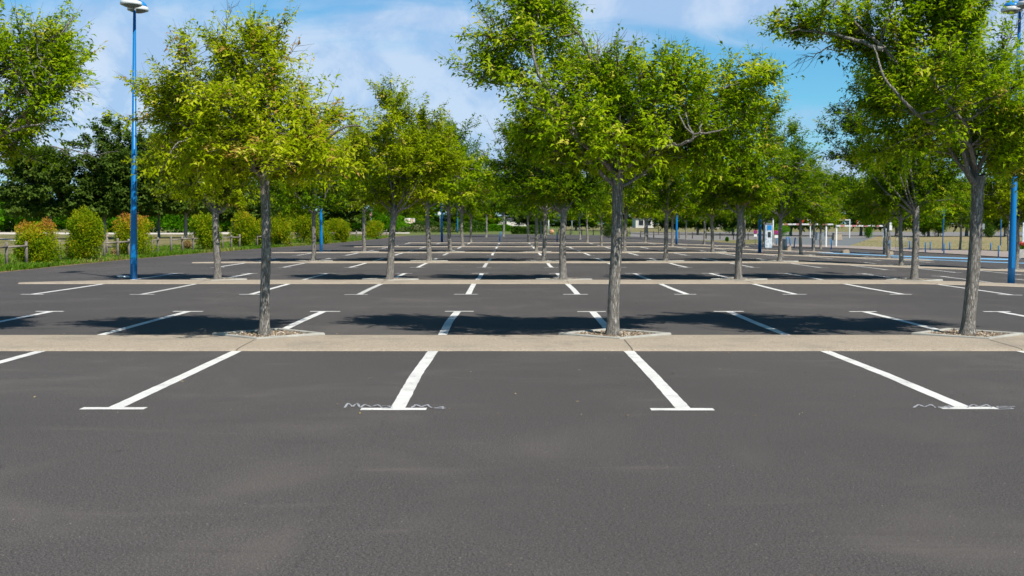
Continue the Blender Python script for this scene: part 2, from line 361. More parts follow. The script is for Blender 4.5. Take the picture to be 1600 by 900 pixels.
# ------------------------------------------------------------------ planting strips and markings
ROWS = [dict(f=14.50 + 16.25 * i) for i in range(6)]
LEFTX = [-14.2, -13.35, -13.2, -13.3, -11.0, -8.7]; RIGHTX = [24, 24, 24.5, 23.5, 22.5, 20]
ordn = ['first', 'second', 'third', 'fourth', 'fifth', 'sixth', 'seventh', 'eighth', 'ninth', 'tenth', 'eleventh', 'twelfth', 'thirteenth', 'fourteenth', 'fifteenth', 'sixteenth', 'seventeenth']
strip_h = .028
def concrete_strip(i):
    x0, x1, f, bk = LEFTX[i], RIGHTX[i], ROWS[i]['f'], ROWS[i]['f'] + 1.98
    b = bmesh.new(); n = 90; prof = [(0, .001), (.05, strip_h * .75), (.22, strip_h), (1.0, strip_h + .012), (1.76, strip_h), (1.93, strip_h * .75), (1.98, .001)]
    rows = []
    rnd = random.Random(i)
    for k in range(n + 1):
        x = x0 + (x1 - x0) * k / n; s = min(1, max(.02, ((x - x0) / 2.4))) ** .55
        rows.append([b.verts.new((x, f + yy * s + rnd.uniform(-.006, .006), Z(x) + zz)) for yy, zz in prof])
    for r0, r1 in zip(rows, rows[1:]):
        for k in range(len(prof) - 1): b.faces.new((r0[k], r1[k], r1[k + 1], r0[k + 1])).smooth = True
    me = bpy.data.meshes.new('concrete_strip'); b.to_mesh(me); b.free()
    return tag(link('concrete_strip', me, M['agg']), 'pale exposed aggregate strip, %s from the viewer' % ordn[i], kind='structure')
strips = [concrete_strip(i) for i in range(6)]
rng = random.Random(5)
def ribbon(b, p0, p1, w0, w1=None, seg=14, off=.004, jit=.0035):
    w1 = w1 or w0; p0 = Vector(p0); p1 = Vector(p1); dd = (p1 - p0).normalized(); nn = Vector((-dd.y, dd.x)); prev = None
    for k in range(seg + 1):
        t = k / seg; c = p0.lerp(p1, t); ww = (w0 + (w1 - w0) * t) / 2
        v = []
        for s in (-1, 1):
            q = c + nn * (s * (ww + rng.uniform(-jit, jit))); v.append(b.verts.new((q.x, q.y, Z(q.x) + off)))
        if prev: b.faces.new((prev[0], v[0], v[1], prev[1]))
        prev = v
for i in range(6):
    for side in (-1, 1):
        ks = range(-7, 13)
        for kk in ks:
            X = -1.0 + 2.51 * kk + rng.uniform(-.02, .02)
            if X < LEFTX[i] + (.1 if side < 0 else .9) or X > RIGHTX[i] - .5: continue
            if i == 5 and side > 0 : continue
            y0 = ROWS[i]['f'] - .012 if side < 0 else ROWS[i]['f'] + 1.995
            L = 4.56 + rng.uniform(-.06, .06); y1 = y0 + side * L
            b = bmesh.new(); bow = rng.uniform(-.03, .03)
            ym = (y0 + y1) / 2
            ribbon(b, (X, y0), (X + bow, ym), .135, .13, 16); ribbon(b, (X + bow, ym), (X + rng.uniform(-.02, .02), y1 - side * .062), .13, .135, 16)
            bmesh.ops.recalc_face_normals(b, faces=b.faces)
            wt = rng.uniform(.49, .58); sh = rng.uniform(-.05, .05)
            ribbon(b, (X - wt / 2 + sh, y1), (X + wt / 2 + sh, y1), .12, .12, 6)
            for fc in b.faces:
                if fc.normal.z < 0: fc.normal_flip()
            me = bpy.data.meshes.new('bay_line'); b.to_mesh(me); b.free()
            tag(link('bay_line', me, M['paint'] if rng.random() < .75 or i < 1 else M['thin_paint']), kind='structure')
# smudged hand-painted letters by the bay lines (pixel strokes laid down on the asphalt)
def scribble(strokes, wd=.019):
    b = bmesh.new(); lift = 0.0
    for st in strokes:
        pts = [G(*q)[:2] for q in st]
        for a, c in zip(pts, pts[1:]): lift = .0007 - lift; ribbon(b, a, c, wd, wd, 3, .0062 + lift, .006)
    for fc in b.faces:
        fc.normal_update()
        if fc.normal.z < 0: fc.normal_flip()
    me = bpy.data.meshes.new('painted_letters'); b.to_mesh(me); b.free()
    return link('painted_letters', me, M['chalk'])
def letters(x0, x1, yb, yt, glyph):
    return [[(x0 + (x1 - x0) * u, yb + (yt - yb) * v) for u, v in st] for st in glyph]
gM = [[(0, 0), (.22, 1), (.5, .25), (.8, 1), (1, 0)]]
g2 = [[(0, .8), (.4, 1), (.9, .75), (.5, .35), (0, 0), (1, 0)]]
g4 = [[(.7, 0), (.75, 1), (0, .35), (1, .35)]]
g5 = [[(1, 1), (.15, 1), (.1, .55), (.8, .5), (.9, .15), (0, 0)]]
s1 = letters(539, 563, 638, 631, gM) + letters(563, 597, 638, 633, gM) + letters(597, 614, 638.6, 635, g2) + letters(643, 674, 638, 633, gM) + letters(678, 697, 640, 636, g4)
tag(scribble(s1), 'smudged white letters M2 and M4 behind the second bay line', kind='structure')
s2 = letters(1428, 1462, 638, 633, gM) + letters(1466, 1490, 639, 635, g4) + letters(1512, 1550, 638, 633, gM) + letters(1555, 1586, 640.5, 636, g5)
tag(scribble(s2), 'smudged white letters M4 and M5 behind the rightmost bay line', kind='structure')
# pale blue lines of the disabled bays / lane, right
b = bmesh.new()
for a, c, wd in [((1285, 394.8), (1590, 405.5), 2.6), ((1395, 402.5), (1700, 414.5), 1.3), ((1290, 392.6), (1360, 395.2), .8)]:
    pa, pc = G(*a), G(*c); ribbon(b, pa[:2], pc[:2], wd, wd, 40, .006, .03)
for fc in b.faces:
    fc.normal_update()
    if fc.normal.z < 0: fc.normal_flip()
me = bpy.data.meshes.new('blue_lane_line'); b.to_mesh(me); b.free()
tag(link('blue_lane_line', me, M['blue_line']), 'faded light blue lines across the far right of the car park', kind='structure')

# ------------------------------------------------------------------ foliage tools
def unit(a): return a / (np.linalg.norm(a, axis=-1, keepdims=True) + 1e-9)
def leaves(base, dirn, nrm, L, Wd, rs, droop=.25):
    """folded, curved leaflets: arrays of base points, directions, normals -> verts (6 per leaf), tris"""
    n = len(base); side = unit(np.cross(dirn, nrm)); nrm = unit(np.cross(side, dirn))
    L = L[:, None]; Wd = Wd[:, None]; fold = rs.uniform(.15, .5, (n, 1)) * Wd
    mid = base + dirn * L * .5 + nrm * L * .05
    tip = base + dirn * L - nrm * L * droop * rs.uniform(.3, 1.2, (n, 1))
    a = mid + side * Wd * .5 + nrm * fold * .5; c = mid - side * Wd * .5 + nrm * fold * .5
    V = np.stack([base, a, tip, c, mid], 1).reshape(-1, 3)
    o = (np.arange(n) * 5)[:, None]
    T = np.concatenate([o + np.array([[0, 1, 4]]), o + np.array([[1, 2, 4]]), o + np.array([[2, 3, 4]]), o + np.array([[3, 0, 4]])])
    return V, T
def rand_dir(rs, n):
    v = rs.normal(size=(n, 3)); return unit(v)
def bez(p0, p1, p2, n):
    t = np.linspace(0, 1, n)[:, None]; return (1 - t) ** 2 * p0 + 2 * t * (1 - t) * p1 + t ** 2 * p2
class Tubes:
    def __init__(s): s.V = []; s.T = []; s.n = 0
    def add(s, pts, rad, k=5, rugged=None, rs=None):
        pts = np.asarray(pts, float); m = len(pts); rad = np.broadcast_to(np.asarray(rad, float), (m,))
        d = np.gradient(pts, axis=0); d = unit(d); ref = np.array([0.31, 0.17, 0.93]) if abs(d[0, 2]) < .8 else np.array([1., .05, 0])
        a = unit(np.cross(d, ref)); b_ = np.cross(d, a); th = np.linspace(0, 2 * np.pi, k, endpoint=False)
        r = rad[:, None] * np.ones((m, k))
        if rugged is not None: r = r * (1 + rugged)
        V = pts[:, None, :] + (a[:, None, :] * np.cos(th)[None, :, None] + b_[:, None, :] * np.sin(th)[None, :, None]) * r[:, :, None]
        s.V.append(V.reshape(-1, 3)); i = np.arange(m - 1)[:, None] * k; j = np.arange(k)[None, :]; jn = (j + 1) % k
        q = np.stack([i + j, i + jn, i + k + jn, i + k + j], -1).reshape(-1, 4) + s.n
        s.T.append(q); s.n += m * k
    def mesh(s, name): return npmesh(name, np.concatenate(s.V), np.concatenate(s.T), True)

def make_tree(seed, lobes, th=2.2, r0=.105, r1=.085, lean=(0, 0), nspray=2400, nleaf=12, leaf=(.084, .034), spray_len=.34, limbs=None, dead=(), mat='leaf_mid', tint_shift=0., twigs=True, skirt=False, name='car_park_tree', trunk_sides=20):
    rs = np.random.RandomState(seed); lobes = np.array(lobes, float); scale_l = (leaf[0] / .084) ** .5 if skirt or twigs else 2.4
    if skirt: lobes = np.concatenate([lobes, [[lean[0] + q[0], q[1], th + .42, .85, .85, .42] for q in ((-.55, .2), (.5, -.2), (0, .5))]])
    root = empty(name, (0, 0, 0))
    # trunk with buttressed foot, ridges and slight bends
    tk = Tubes(); nz = 44; zz = np.linspace(-.06, th, nz); t = zz / th
    cx = lean[0] * t + .018 * np.sin(t * 5 + seed); cy = lean[1] * t + .018 * np.cos(t * 4.1 + seed * 2)
    rad = r0 + (r1 - r0) * np.clip(t, 0, 1) ** .8 + .035 * np.exp(-np.clip(zz, 0, 9) / .09) + .015 * np.exp(-((th - zz) / .15) ** 2)
    thh = np.linspace(0, 2 * np.pi, trunk_sides, endpoint=False)
    rug = .03 * np.sin(thh * 3 + seed + zz[:, None] * .8) + .022 * np.sin(thh * 7 + seed * 3 + 1.3 * np.sin(zz[:, None] * 2.1)) + rs.normal(0, .012, (nz, trunk_sides))
    for _ in range(2): # a few knots
        kz, kt = rs.uniform(.5, th - .2), rs.uniform(0, 6.28); rug += .16 * np.exp(-((zz[:, None] - kz) / .05) ** 2 - (np.angle(np.exp(1j * (thh - kt))) / .35) ** 2)
    tk.add(np.stack([cx, cy, zz], 1), rad, trunk_sides, rug)
    tob = link('trunk', tk.mesh('trunk'), M['bark'], root)
    br = Tubes(); top = np.array([cx[-1], cy[-1], th]); nodes = []; nrad = []
    vol = np.prod(lobes[:, 3:6], axis=1) ** .67
    lim = list(limbs or [])
    for lb in lobes[np.argsort(-vol)][:max(0, 9 - len(lim))]:
        c = lb[:3]; start = top + np.array([0, 0, -rs.uniform(.05, .22)]); out = c - start
        ctrl = start + out * np.array([.55, .55, .30]) + rs.normal(0, .08, 3)
        end = c + np.array([0, 0, lb[5] * .35]) + out * .12
        lim.append([start, ctrl, end])
    lead = lobes[:, :3][np.argmax(lobes[:, 2])]
    lim.append([top - [0, 0, .05], top + (lead - top) * np.array([.1, .1, .55]), lead + [0, 0, .2]])
    for L_ in lim:
        L_ = [np.asarray(q, float) for q in L_]
        if len(L_) == 3: pp = bez(*L_, 16)
        else:
            L2 = np.array(L_); u = np.linspace(0, len(L2) - 1, 20); pp = np.stack([np.interp(u, range(len(L2)), L2[:, i]) for i in range(3)], 1)
            for _ in range(2): pp[1:-1] = (pp[:-2] + 2 * pp[1:-1] + pp[2:]) / 4
        m = len(pp); wob = np.cumsum(rs.normal(0, .012, (m, 3)), 0); wob -= wob[0]; pp = pp + wob
        ra = np.linspace(r1 * rs.uniform(.34, .48), .012, m); br.add(pp, ra, 8); nodes.append(pp[3:]); nrad.append(ra[3:])
    N = np.concatenate(nodes)
    # secondary boughs, arching upward; the leaf sprays sit along them
    hero = nspray > 900; nb = 190 if nspray > 3000 else (120 if hero else 60)
    pick = rs.choice(len(lobes), size=nb, p=vol / vol.sum()); sub = []; bt = []; bd = []; ext = np.linalg.norm(np.ptp(lobes[:, :3], axis=0)) * .5
    for li in pick:
        lb = lobes[li]; p = lb[:3] + rand_dir(rs, 1)[0] * lb[3:6] * rs.uniform(0, 1) ** .45 * 1.08
        p[2] = max(p[2], th - .1)
        below = N + np.array([0, 0, .30]); j = np.argmin(((below - p) ** 2).sum(1)); s_ = N[j]
        if np.linalg.norm(p - s_) < .12: continue
        ctrl = s_ + (p - s_) * np.array([.65, .65, .25]) + rs.normal(0, .05, 3); pp = bez(s_, ctrl, p, 9) + np.concatenate([[[0, 0, 0]], rs.normal(0, .010, (8, 3))])
        br.add(pp, np.linspace(.015, .005, 9), 5); sub.append(pp[2:])
        dv = unit(unit(pp[-1] - pp[-3]) + np.array([0, 0, .35]) + rand_dir(rs, 1)[0] * .35); tipL = rs.uniform(.12, .45) * scale_l
        bt.append(np.concatenate([pp[3:], pp[-1:] + dv * tipL * .5, pp[-1:] + dv * tipL])); bd.append(dv)
        br.add(np.stack([pp[-1], pp[-1] + dv * tipL * .5, pp[-1] + dv * tipL]), [.005, .0035, .002], 4)
    N2 = np.concatenate([N] + sub)
    nbv = len(bt); bi = rs.randint(0, nbv, nspray); BT = np.stack(bt); BD = np.stack(bd); m_ = BT.shape[1]
    tpos = rs.uniform(0, 1, nspray) ** .75 * (m_ - 1.001); k0 = tpos.astype(int); fr = (tpos - k0)[:, None]
    tips = BT[bi, k0] * (1 - fr) + BT[bi, k0 + 1] * fr + rand_dir(rs, nspray) * rs.uniform(.02, .20, (nspray, 1)) * scale_l * np.array([1, 1, .75])
    loose = rs.rand(nspray) < .16
    li = rs.choice(len(lobes), size=nspray, p=vol / vol.sum()); lb = lobes[li]; tips[loose] = (lb[:, :3] + rand_dir(rs, nspray) * lb[:, 3:6] * rs.uniform(0, 1, (nspray, 1)) ** .4)[loose]
    tips[:, 2] = np.maximum(tips[:, 2], th - .28 + rs.uniform(0, .45, nspray))
    chunk = 400; src = np.empty((nspray, 3))
    for a in range(0, nspray, chunk):
        dd = ((tips[a:a + chunk, None, :] - N2[None]) ** 2).sum(2); src[a:a + chunk] = N2[dd.argmin(1)]
    outd = unit(tips - src + rs.normal(0, .08, (nspray, 3)) + np.array([0, 0, .08])); sd = unit(np.where(loose[:, None], outd, BD[bi] * .9 + outd * .5) + rand_dir(rs, nspray) * .55 + np.array([0, 0, .15]))
    sl_ = spray_len * rs.uniform(.6, 1.35, (nspray, 1))
    tw = Tubes()
    if twigs:
        sel = np.arange(nspray) if nspray > 900 else np.arange(0, nspray, 3)
        for q in sel:
            mid = (src[q] + tips[q]) / 2 + np.array([0, 0, .03]); tw.add([src[q], mid, tips[q], tips[q] + sd[q] * sl_[q] * .9], [.005, .0035, .0022, .001], 3)
    for dp in dead:     # bare sticks rising out of the crown
        dp = np.array(dp, float); u = np.linspace(0, len(dp) - 1, 10); pp = np.stack([np.interp(u, range(len(dp)), dp[:, i]) for i in range(3)], 1) + rs.normal(0, .012, (10, 3))
        br.add(pp, np.linspace(.012, .003, 10), 5)
        for q in range(2, 10):
            for _ in range(2):
                e = pp[q] + unit(pp[-1] - pp[0] + rand_dir(rs, 1)[0] * np.linalg.norm(pp[-1] - pp[0]) * .8) * rs.uniform(.12, .35); br.add([pp[q], (pp[q] + e) / 2 + rs.normal(0, .02, 3), e], [.004, .003, .0015], 3)
    link('branches', br.mesh('branches'), M['bark'], root)
    if tw.n: link('twigs', tw.mesh('twigs'), M['twig'], root)
    # leaflets in pairs along the sprays
    K = nleaf; tt = np.tile(np.linspace(.12, 1, K), nspray); S = np.repeat(np.arange(nspray), K); side_s = np.tile(np.where(np.arange(K) % 2, 1., -1.), nspray)[:, None]
    sdr = sd[S]; sv = unit(np.cross(sdr, np.array([0, 0, 1.]) + rand_dir(rs, nspray)[S] * .5)); n_ = len(S)
    base = tips[S] - sdr * sl_[S] * .25 + sdr * sl_[S] * tt[:, None] + np.array([0, 0, -.06]) * (tt[:, None] ** 2) + rs.normal(0, .018, (n_, 3))
    dirn = unit(sdr * .55 + sv * side_s * rs.uniform(.5, 1.2, (n_, 1)) + np.array([0, 0, -.14]) + rand_dir(rs, n_) * .36)
    nrm = unit(np.array([0.12, -.18, 1.]) + rand_dir(rs, n_) * .62)
    Ls = leaf[0] * rs.uniform(.6, 1.3, n_); V, T = leaves(base, dirn, nrm, Ls, Ls * leaf[1] / leaf[0] * rs.uniform(.8, 1.25, n_), rs, .35)
    ts = np.clip(rs.normal(.47 + tint_shift, .13, nspray), 0, .93)[S] + rs.normal(0, .07, n_)
    patch = np.sin(tips[:, 0] * 2.3 + seed) * np.sin(tips[:, 1] * 1.9 + seed * 2) * np.sin(tips[:, 2] * 2.1); ts += .12 * patch[S]
    ts = np.where(rs.rand(nspray)[S] < .035, .97, ts)     # dried seed clusters
    link('crown', npmesh('crown', V, T, False, np.repeat(np.clip(ts, 0, 1), 5)), M[mat], root)
    return root

D1 = 16.35
def lob(D, base_px, items, zdrop=0.0):
    """crown lobes given where they stand in the photo: (px, py, rpx, rpy, depth offset, depth radius)"""
    X0 = (base_px - VX) / F * D; res = []
    for (px, py, rx, ry, dy, ryy) in items:
        y = D + dy; q = P(px, py, y); res.append((q[0] - X0, dy, q[2] - zdrop, rx * y / F, ryy, ry * y / F))
    return res
def lp(D, base_px, pts):
    X0 = (base_px - VX) / F * D; out_ = []
    for px, py, dy in pts:
        q = P(px, py, D + dy); out_.append((q[0] - X0, dy, q[2]))
    return out_
TREES = []
def place_tree(t, px_base, D, rz=0, s=1.0, lean=None, label='', sx=1):
    X = (px_base - VX) / F * D; t.location = (X, D, Z(X) + strip_h); t.rotation_euler = (0, 0, rz); t.scale = (s * sx, s, s)
    tag(t, label, 'tree', 'leafy trees planted in rows across the car park'); TREES.append((t, X, D)); return t
# -- nearest strip: four trees
t = make_tree(11, lob(D1, 414, [(410, 108, 55, 58, .2, .8), (335, 105, 55, 42, -.3, .7), (285, 180, 68, 55, .4, .9), (370, 190, 80, 70, -.6, 1.1), (470, 170, 68, 48, .3, .9), (455, 235, 95, 50, -.5, 1.2), (350, 245, 85, 42, .5, 1.2), (500, 262, 52, 32, .4, .8), (404, 72, 24, 24, 0, .35), (255, 165, 40, 26, 0, .4), (420, 270, 70, 30, .9, .7), (315, 270, 55, 22, -.6, .6)]),
    th=2.42, nspray=3300, r0=.072, r1=.062, mat='leaf_yellow', tint_shift=.07, limbs=[lp(D1, 414, [(413, 278, 0), (425, 240, 0), (405, 190, 0), (402, 130, 0), (408, 60, 0)]), lp(D1, 414, [(415, 285, 0), (370, 235, -.2), (310, 200, -.5)]), lp(D1, 414, [(416, 270, 0), (470, 245, -.3), (530, 200, -.6), (556, 196, -.7)])],
    dead=[lp(D1, 414, [(345, 90, 0), (352, 50, 0), (362, 14, 0)]), lp(D1, 414, [(412, 145, .2), (430, 110, .2), (462, 76, .2)])])
place_tree(t, 414, D1, label='yellowing leafy tree, leftmost whole tree of the nearest row')
t = make_tree(23, lob(D1, 960, [(838, 60, 70, 66, .2, .8), (790, 105, 50, 42, -.3, .6), (850, 10, 42, 32, .1, .5), (875, 175, 82, 60, -.4, 1.0), (905, 115, 45, 40, .4, .6), (960, 150, 75, 62, .5, 1.0), (965, 225, 112, 52, -.6, 1.3), (1035, 145, 72, 58, -.4, .9), (1100, 185, 82, 62, .3, 1.0), (1165, 130, 52, 46, .1, .6), (1060, 230, 88, 45, .6, 1.1), (880, 235, 72, 40, .6, .9), (1050, 98, 26, 24, 0, .3), (770, 100, 32, 32, .3, .4), (960, 255, 60, 25, .8, .6)]),
    th=2.3, r0=.088, r1=.075, lean=(.03, 0), nspray=4700, mat='leaf_mid', tint_shift=.12, limbs=[lp(D1, 960, [(961, 275, 0), (905, 215, -.4), (855, 150, -.7), (835, 110, -.8), (828, 60, -.5)]), lp(D1, 960, [(958, 270, 0), (880, 200, -.9), (845, 165, -1.0)]), lp(D1, 960, [(965, 275, 0), (1010, 240, -.5), (1070, 225, -.9), (1090, 210, -1.0)]), lp(D1, 960, [(963, 265, 0), (1000, 200, .2), (1090, 160, .3), (1180, 120, .2)]), lp(D1, 960, [(960, 270, 0), (935, 180, .2), (930, 100, .1), (935, 66, 0)])],
    dead=[lp(D1, 960, [(775, 75, 0), (762, 45, 0), (744, 12, 0)]), lp(D1, 960, [(930, 130, -.3), (936, 95, -.3), (933, 68, -.3)]), lp(D1, 960, [(940, 92, -.2), (955, 80, -.2), (968, 68, -.2)])])
place_tree(t, 960, D1, label='broad leafy tree in the middle of the nearest row, trunk right of the frame centre')
t = make_tree(37, lob(D1, 1516, [(1400, 60, 88, 62, .2, .9), (1300, 22, 56, 30, -.2, .5), (1250, 45, 42, 20, -.2, .45), (1235, 48, 34, 16, .1, .4), (1330, 60, 55, 34, .2, .6), (1465, 30, 84, 76, .4, 1.1), (1480, 130, 96, 62, -.5, 1.2), (1430, 215, 72, 46, -.4, .9), (1522, 130, 55, 60, .4, 1.1), (1590, 205, 70, 54, -.3, 1.0), (1530, 235, 92, 46, .6, 1.2), (1610, 250, 68, 42, .5, .9), (1400, 150, 52, 48, .7, .7), (1495, 25, 40, 45, -.4, .7), (1440, -30, 60, 40, 0, .7), (1380, 250, 45, 26, .6, .5)]),
    th=2.28, r0=.096, r1=.08, lean=(.10, 0), nspray=4900, mat='leaf_mid', tint_shift=.08, limbs=[lp(D1, 1516, [(1524, 270, 0), (1515, 215, -.5), (1460, 190, -1.1), (1415, 145, -1.3), (1388, 115, -1.2), (1370, 70, -.8)]), lp(D1, 1516, [(1523, 270, 0), (1510, 200, -.6), (1470, 150, -1.0), (1445, 110, -1.0)]), lp(D1, 1516, [(1526, 270, 0), (1550, 215, -.3), (1600, 150, -.2)]), lp(D1, 1516, [(1400, 100, -.4), (1340, 55, -.2), (1310, 10, 0)]), lp(D1, 1516, [(1380, 80, -.5), (1300, 45, -.3), (1225, 48, -.2)])],
    dead=[lp(D1, 1516, [(1530, 80, 0), (1522, 45, 0), (1518, 10, 0)]), lp(D1, 1516, [(1565, 100, 0), (1580, 60, 0), (1598, 25, 0)]), lp(D1, 1516, [(1300, 75, 0), (1275, 88, 0), (1248, 96, 0)])])
place_tree(t, 1516, D1, label='tall leafy tree with a long limb reaching left, rightmost of the nearest row')
t = make_tree(41, lob(D1, -128, [(40, 90, 72, 50, .2, .8), (85, 70, 38, 28, 0, .5), (-40, 110, 110, 85, 0, 1.2), (60, 150, 62, 52, -.4, .8), (20, 215, 72, 40, .3, .9), (-130, 120, 110, 90, 0, 1.2), (-210, 170, 100, 70, 0, 1.2), (-100, 220, 100, 45, .3, 1.2), (105, 110, 26, 34, 0, .3)]),
    th=2.3, nspray=3600, mat='leaf_mid', tint_shift=.11, limbs=[lp(D1, -128, [(-125, 280, 0), (-40, 235, -.3), (15, 208, -.6), (45, 195, -.8)])],
    dead=[lp(D1, -128, [(80, 232, -.4), (115, 240, -.4), (155, 246, -.4)]), lp(D1, -128, [(85, 150, -.2), (110, 145, -.2), (135, 138, -.2)])])
place_tree(t, -128, D1, label='leafy crown entering at the left edge of the picture, its trunk outside')

# -- second strip: five trees of their own
D2 = D1 + 16.25
def gen_lobes(rs, Rr, z0, z1, n=9, skew=0.0, fl=1.0):
    L = [];
    for i in range(n):
        a = 2 * math.pi * (i + rs.uniform(-.3, .3)) / max(1, n - 3); r = Rr * rs.uniform(.40, .66) if i < n - 3 else Rr * rs.uniform(0, .3)
        z = z0 + (z1 - z0) * (rs.uniform(.16, .50) if i < n - 3 else rs.uniform(.5, .82)); s = Rr * rs.uniform(.40, .54)
        L.append((r * math.cos(a) + skew * z * .1, r * math.sin(a), z, s * 1.1, s * 1.1, s * rs.uniform(.75, 1.05) * fl))
    return L
def mid_tree(px, items, seed, mat, label, lean=(0, 0), ns=3000, ts=0., dead=()):
    t = make_tree(seed, lob(D2, px, items), th=2.05, r0=.105, r1=.085, lean=lean, nspray=ns, nleaf=11, leaf=(.10, .042), spray_len=.36, mat=mat, tint_shift=ts, dead=dead, skirt=True, trunk_sides=14)
    return place_tree(t, px, D2, label=label)
mid_tree(339, [(270, 180, 42, 34, 0, .9), (330, 170, 46, 42, .3, 1.1), (300, 235, 66, 34, -.4, 1.3), (375, 215, 50, 42, .2, 1.1), (390, 262, 50, 26, .3, 1.1), (330, 275, 60, 22, .3, 1.2), (255, 262, 34, 26, 0, .7)], 51, 'leaf_yellow', 'yellowing tree with pale grey trunk, second row, just right of the blue lamp post')
mid_tree(608, [(620, 165, 26, 28, 0, .7), (600, 215, 52, 36, -.3, 1.3), (665, 215, 42, 34, .2, 1.0), (635, 258, 66, 30, -.4, 1.4), (560, 235, 34, 30, .4, .8), (690, 262, 38, 24, 0, .8), (590, 280, 44, 20, .4, .9)], 52, 'leaf_yellow', 'tree with leaning pale trunk in the second row, left of the frame centre', lean=(.17, 0), ts=.02)
mid_tree(880, [(850, 235, 62, 38, 0, 1.4), (820, 215, 42, 32, .3, .9), (900, 215, 52, 42, -.2, 1.2), (930, 265, 56, 30, .3, 1.2), (850, 285, 62, 28, -.2, 1.3), (890, 300, 46, 20, 0, .9), (800, 275, 30, 28, 0, .7)], 53, 'leaf_green', 'dark green tree in the second row, trunk left of the broad middle tree', dead=[lp(D2, 880, [(800, 255, 0), (780, 225, 0), (762, 192, 0)])])
mid_tree(1155, [(1150, 190, 46, 42, 0, 1.1), (1190, 180, 38, 34, .2, .8), (1110, 245, 46, 36, -.2, 1.1), (1190, 240, 46, 36, .3, 1.1), (1150, 275, 62, 28, -.3, 1.3), (1100, 290, 34, 22, 0, .7), (1160, 300, 40, 18, .2, .8)], 54, 'leaf_mid', 'tree in the second row directly right of the broad middle tree', ts=-.08)
mid_tree(1430, [(1370, 140, 46, 36, 0, 1.0), (1430, 170, 62, 46, .2, 1.3), (1330, 195, 48, 34, -.2, 1.1), (1400, 235, 76, 42, -.3, 1.5), (1480, 235, 62, 42, .2, 1.2), (1430, 280, 72, 28, .2, 1.4), (1350, 262, 46, 30, 0, 1.0), (1490, 290, 40, 22, .3, .8)], 55, 'leaf_green', 'forked dark trunked tree in the second row, left of the rightmost near tree', ts=.05)

# -- four shared forms for the farther strips
def proto(seed, mat, ts, Rr=2.4, z1=6.1, ns=1900):
    rs = random.Random(seed); return make_tree(seed, gen_lobes(rs, Rr, 2.15, z1), th=2.2, r0=.10, r1=.08, lean=(rs.uniform(-.1, .15), 0), nspray=ns, nleaf=9, leaf=(.15, .066), spray_len=.46, mat=mat, tint_shift=ts, skirt=True, trunk_sides=12)
protos = [proto(61, 'leaf_mid', -.04), proto(62, 'leaf_yellow', -.02, 2.2, 5.9), proto(63, 'leaf_green', .05, 2.6, 6.3), proto(64, 'leaf_mid', .02, 2.3, 6.1), proto(65, 'leaf_green', .12, 2.5, 6.5)]
used = [False] * 5
rw = random.Random(8)
def far_tree(pi, X, D, s, rz, label):
    o = protos[pi] if not used[pi] else copy_tree(protos[pi]); used[pi] = True
    o.location = (X, D, Z(X) + strip_h); o.rotation_euler = (0, 0, rz); o.scale = (s, s, s * rw.uniform(.95, 1.05))
    tag(o, label, 'tree', 'leafy trees planted in rows across the car park'); TREES.append((o, X, D)); return o
spec = {2: ([-8.5, -3.56, 1.42, 6.6, 11.5, 16.7, 21.7], [2, 3, 2, 0, 2, 3, 1], [1.0, 1.12, 1.0, 1.0, .96, .95, .95]),
        3: ([-8.4, -3.5, 1.46, 6.5, 11.5, 16.6, 21.6], [4, 2, 2, 3, 0, 2, 2], [1.05, 1.18, 1.0, .98, 1.0, .98, 1.0]),
        4: ([-8.5, -3.5, 1.75, 6.45, 11.5, 16.6, 21.6, 26.7], [2, 4, 4, 3, 1, 2, 1, 0], [1.0, 1.1, 1.0, .95, .95, 1.0, .95, 1.0]),
        5: ([-3.5, 1.46, 6.5, 11.5, 16.5, 21.6, 26.5], [0, 4, 3, 0, 2, 2, 1], [1.05, 1.05, 1.0, 1.0, 1.0, 1.0, 1.0])}
fw = ['leftmost', 'second', 'third', 'fourth', 'fifth', 'sixth', 'seventh', 'eighth']
for r, (xs, pr, sc) in spec.items():
    for j, X in enumerate(xs):
        D = D1 + 16.25 * r + rw.uniform(-.1, .1)
        lb = '%s tree from the left in the %s planting strip, with a slim %s trunk' % (fw[j].replace('leftmost', 'first'), ordn[r], 'pale' if pr[j] in (1, 3) else 'dark')
        far_tree(pr[j], X, D, sc[j], rw.uniform(0, 6.28), lb)
for n_, (px, py, pi, s) in enumerate([(787, 369.5, 4, 1.35), (845, 372.5, 0, 1.0), (906, 374.5, 3, 1.1), (1012, 374, 2, 1.1), (1072, 374.5, 2, 1.1), (760, 370.5, 4, 1.2), (1500, 391, 2, 1.0), (1576, 392, 4, 1.1)]):
    g = G(px, py); far_tree(pi, g[0], g[1], s, rw.uniform(0, 6), ['stout dark tree beyond the last strip, near the frame centre', 'pale trunked tree behind the far rows, right of the centre line', 'tree beyond the last strip beside the short blue marker post', 'dark trunked tree by the far end of the wooden rail fence', 'dark trunked tree in front of the wooden rail fence and grey road', 'tree behind the last strip left of the frame centre', 'shady tree on the dry grass behind the rightmost near trunk', 'dark trunked tree on the dry grass between two slim blue posts'][n_])

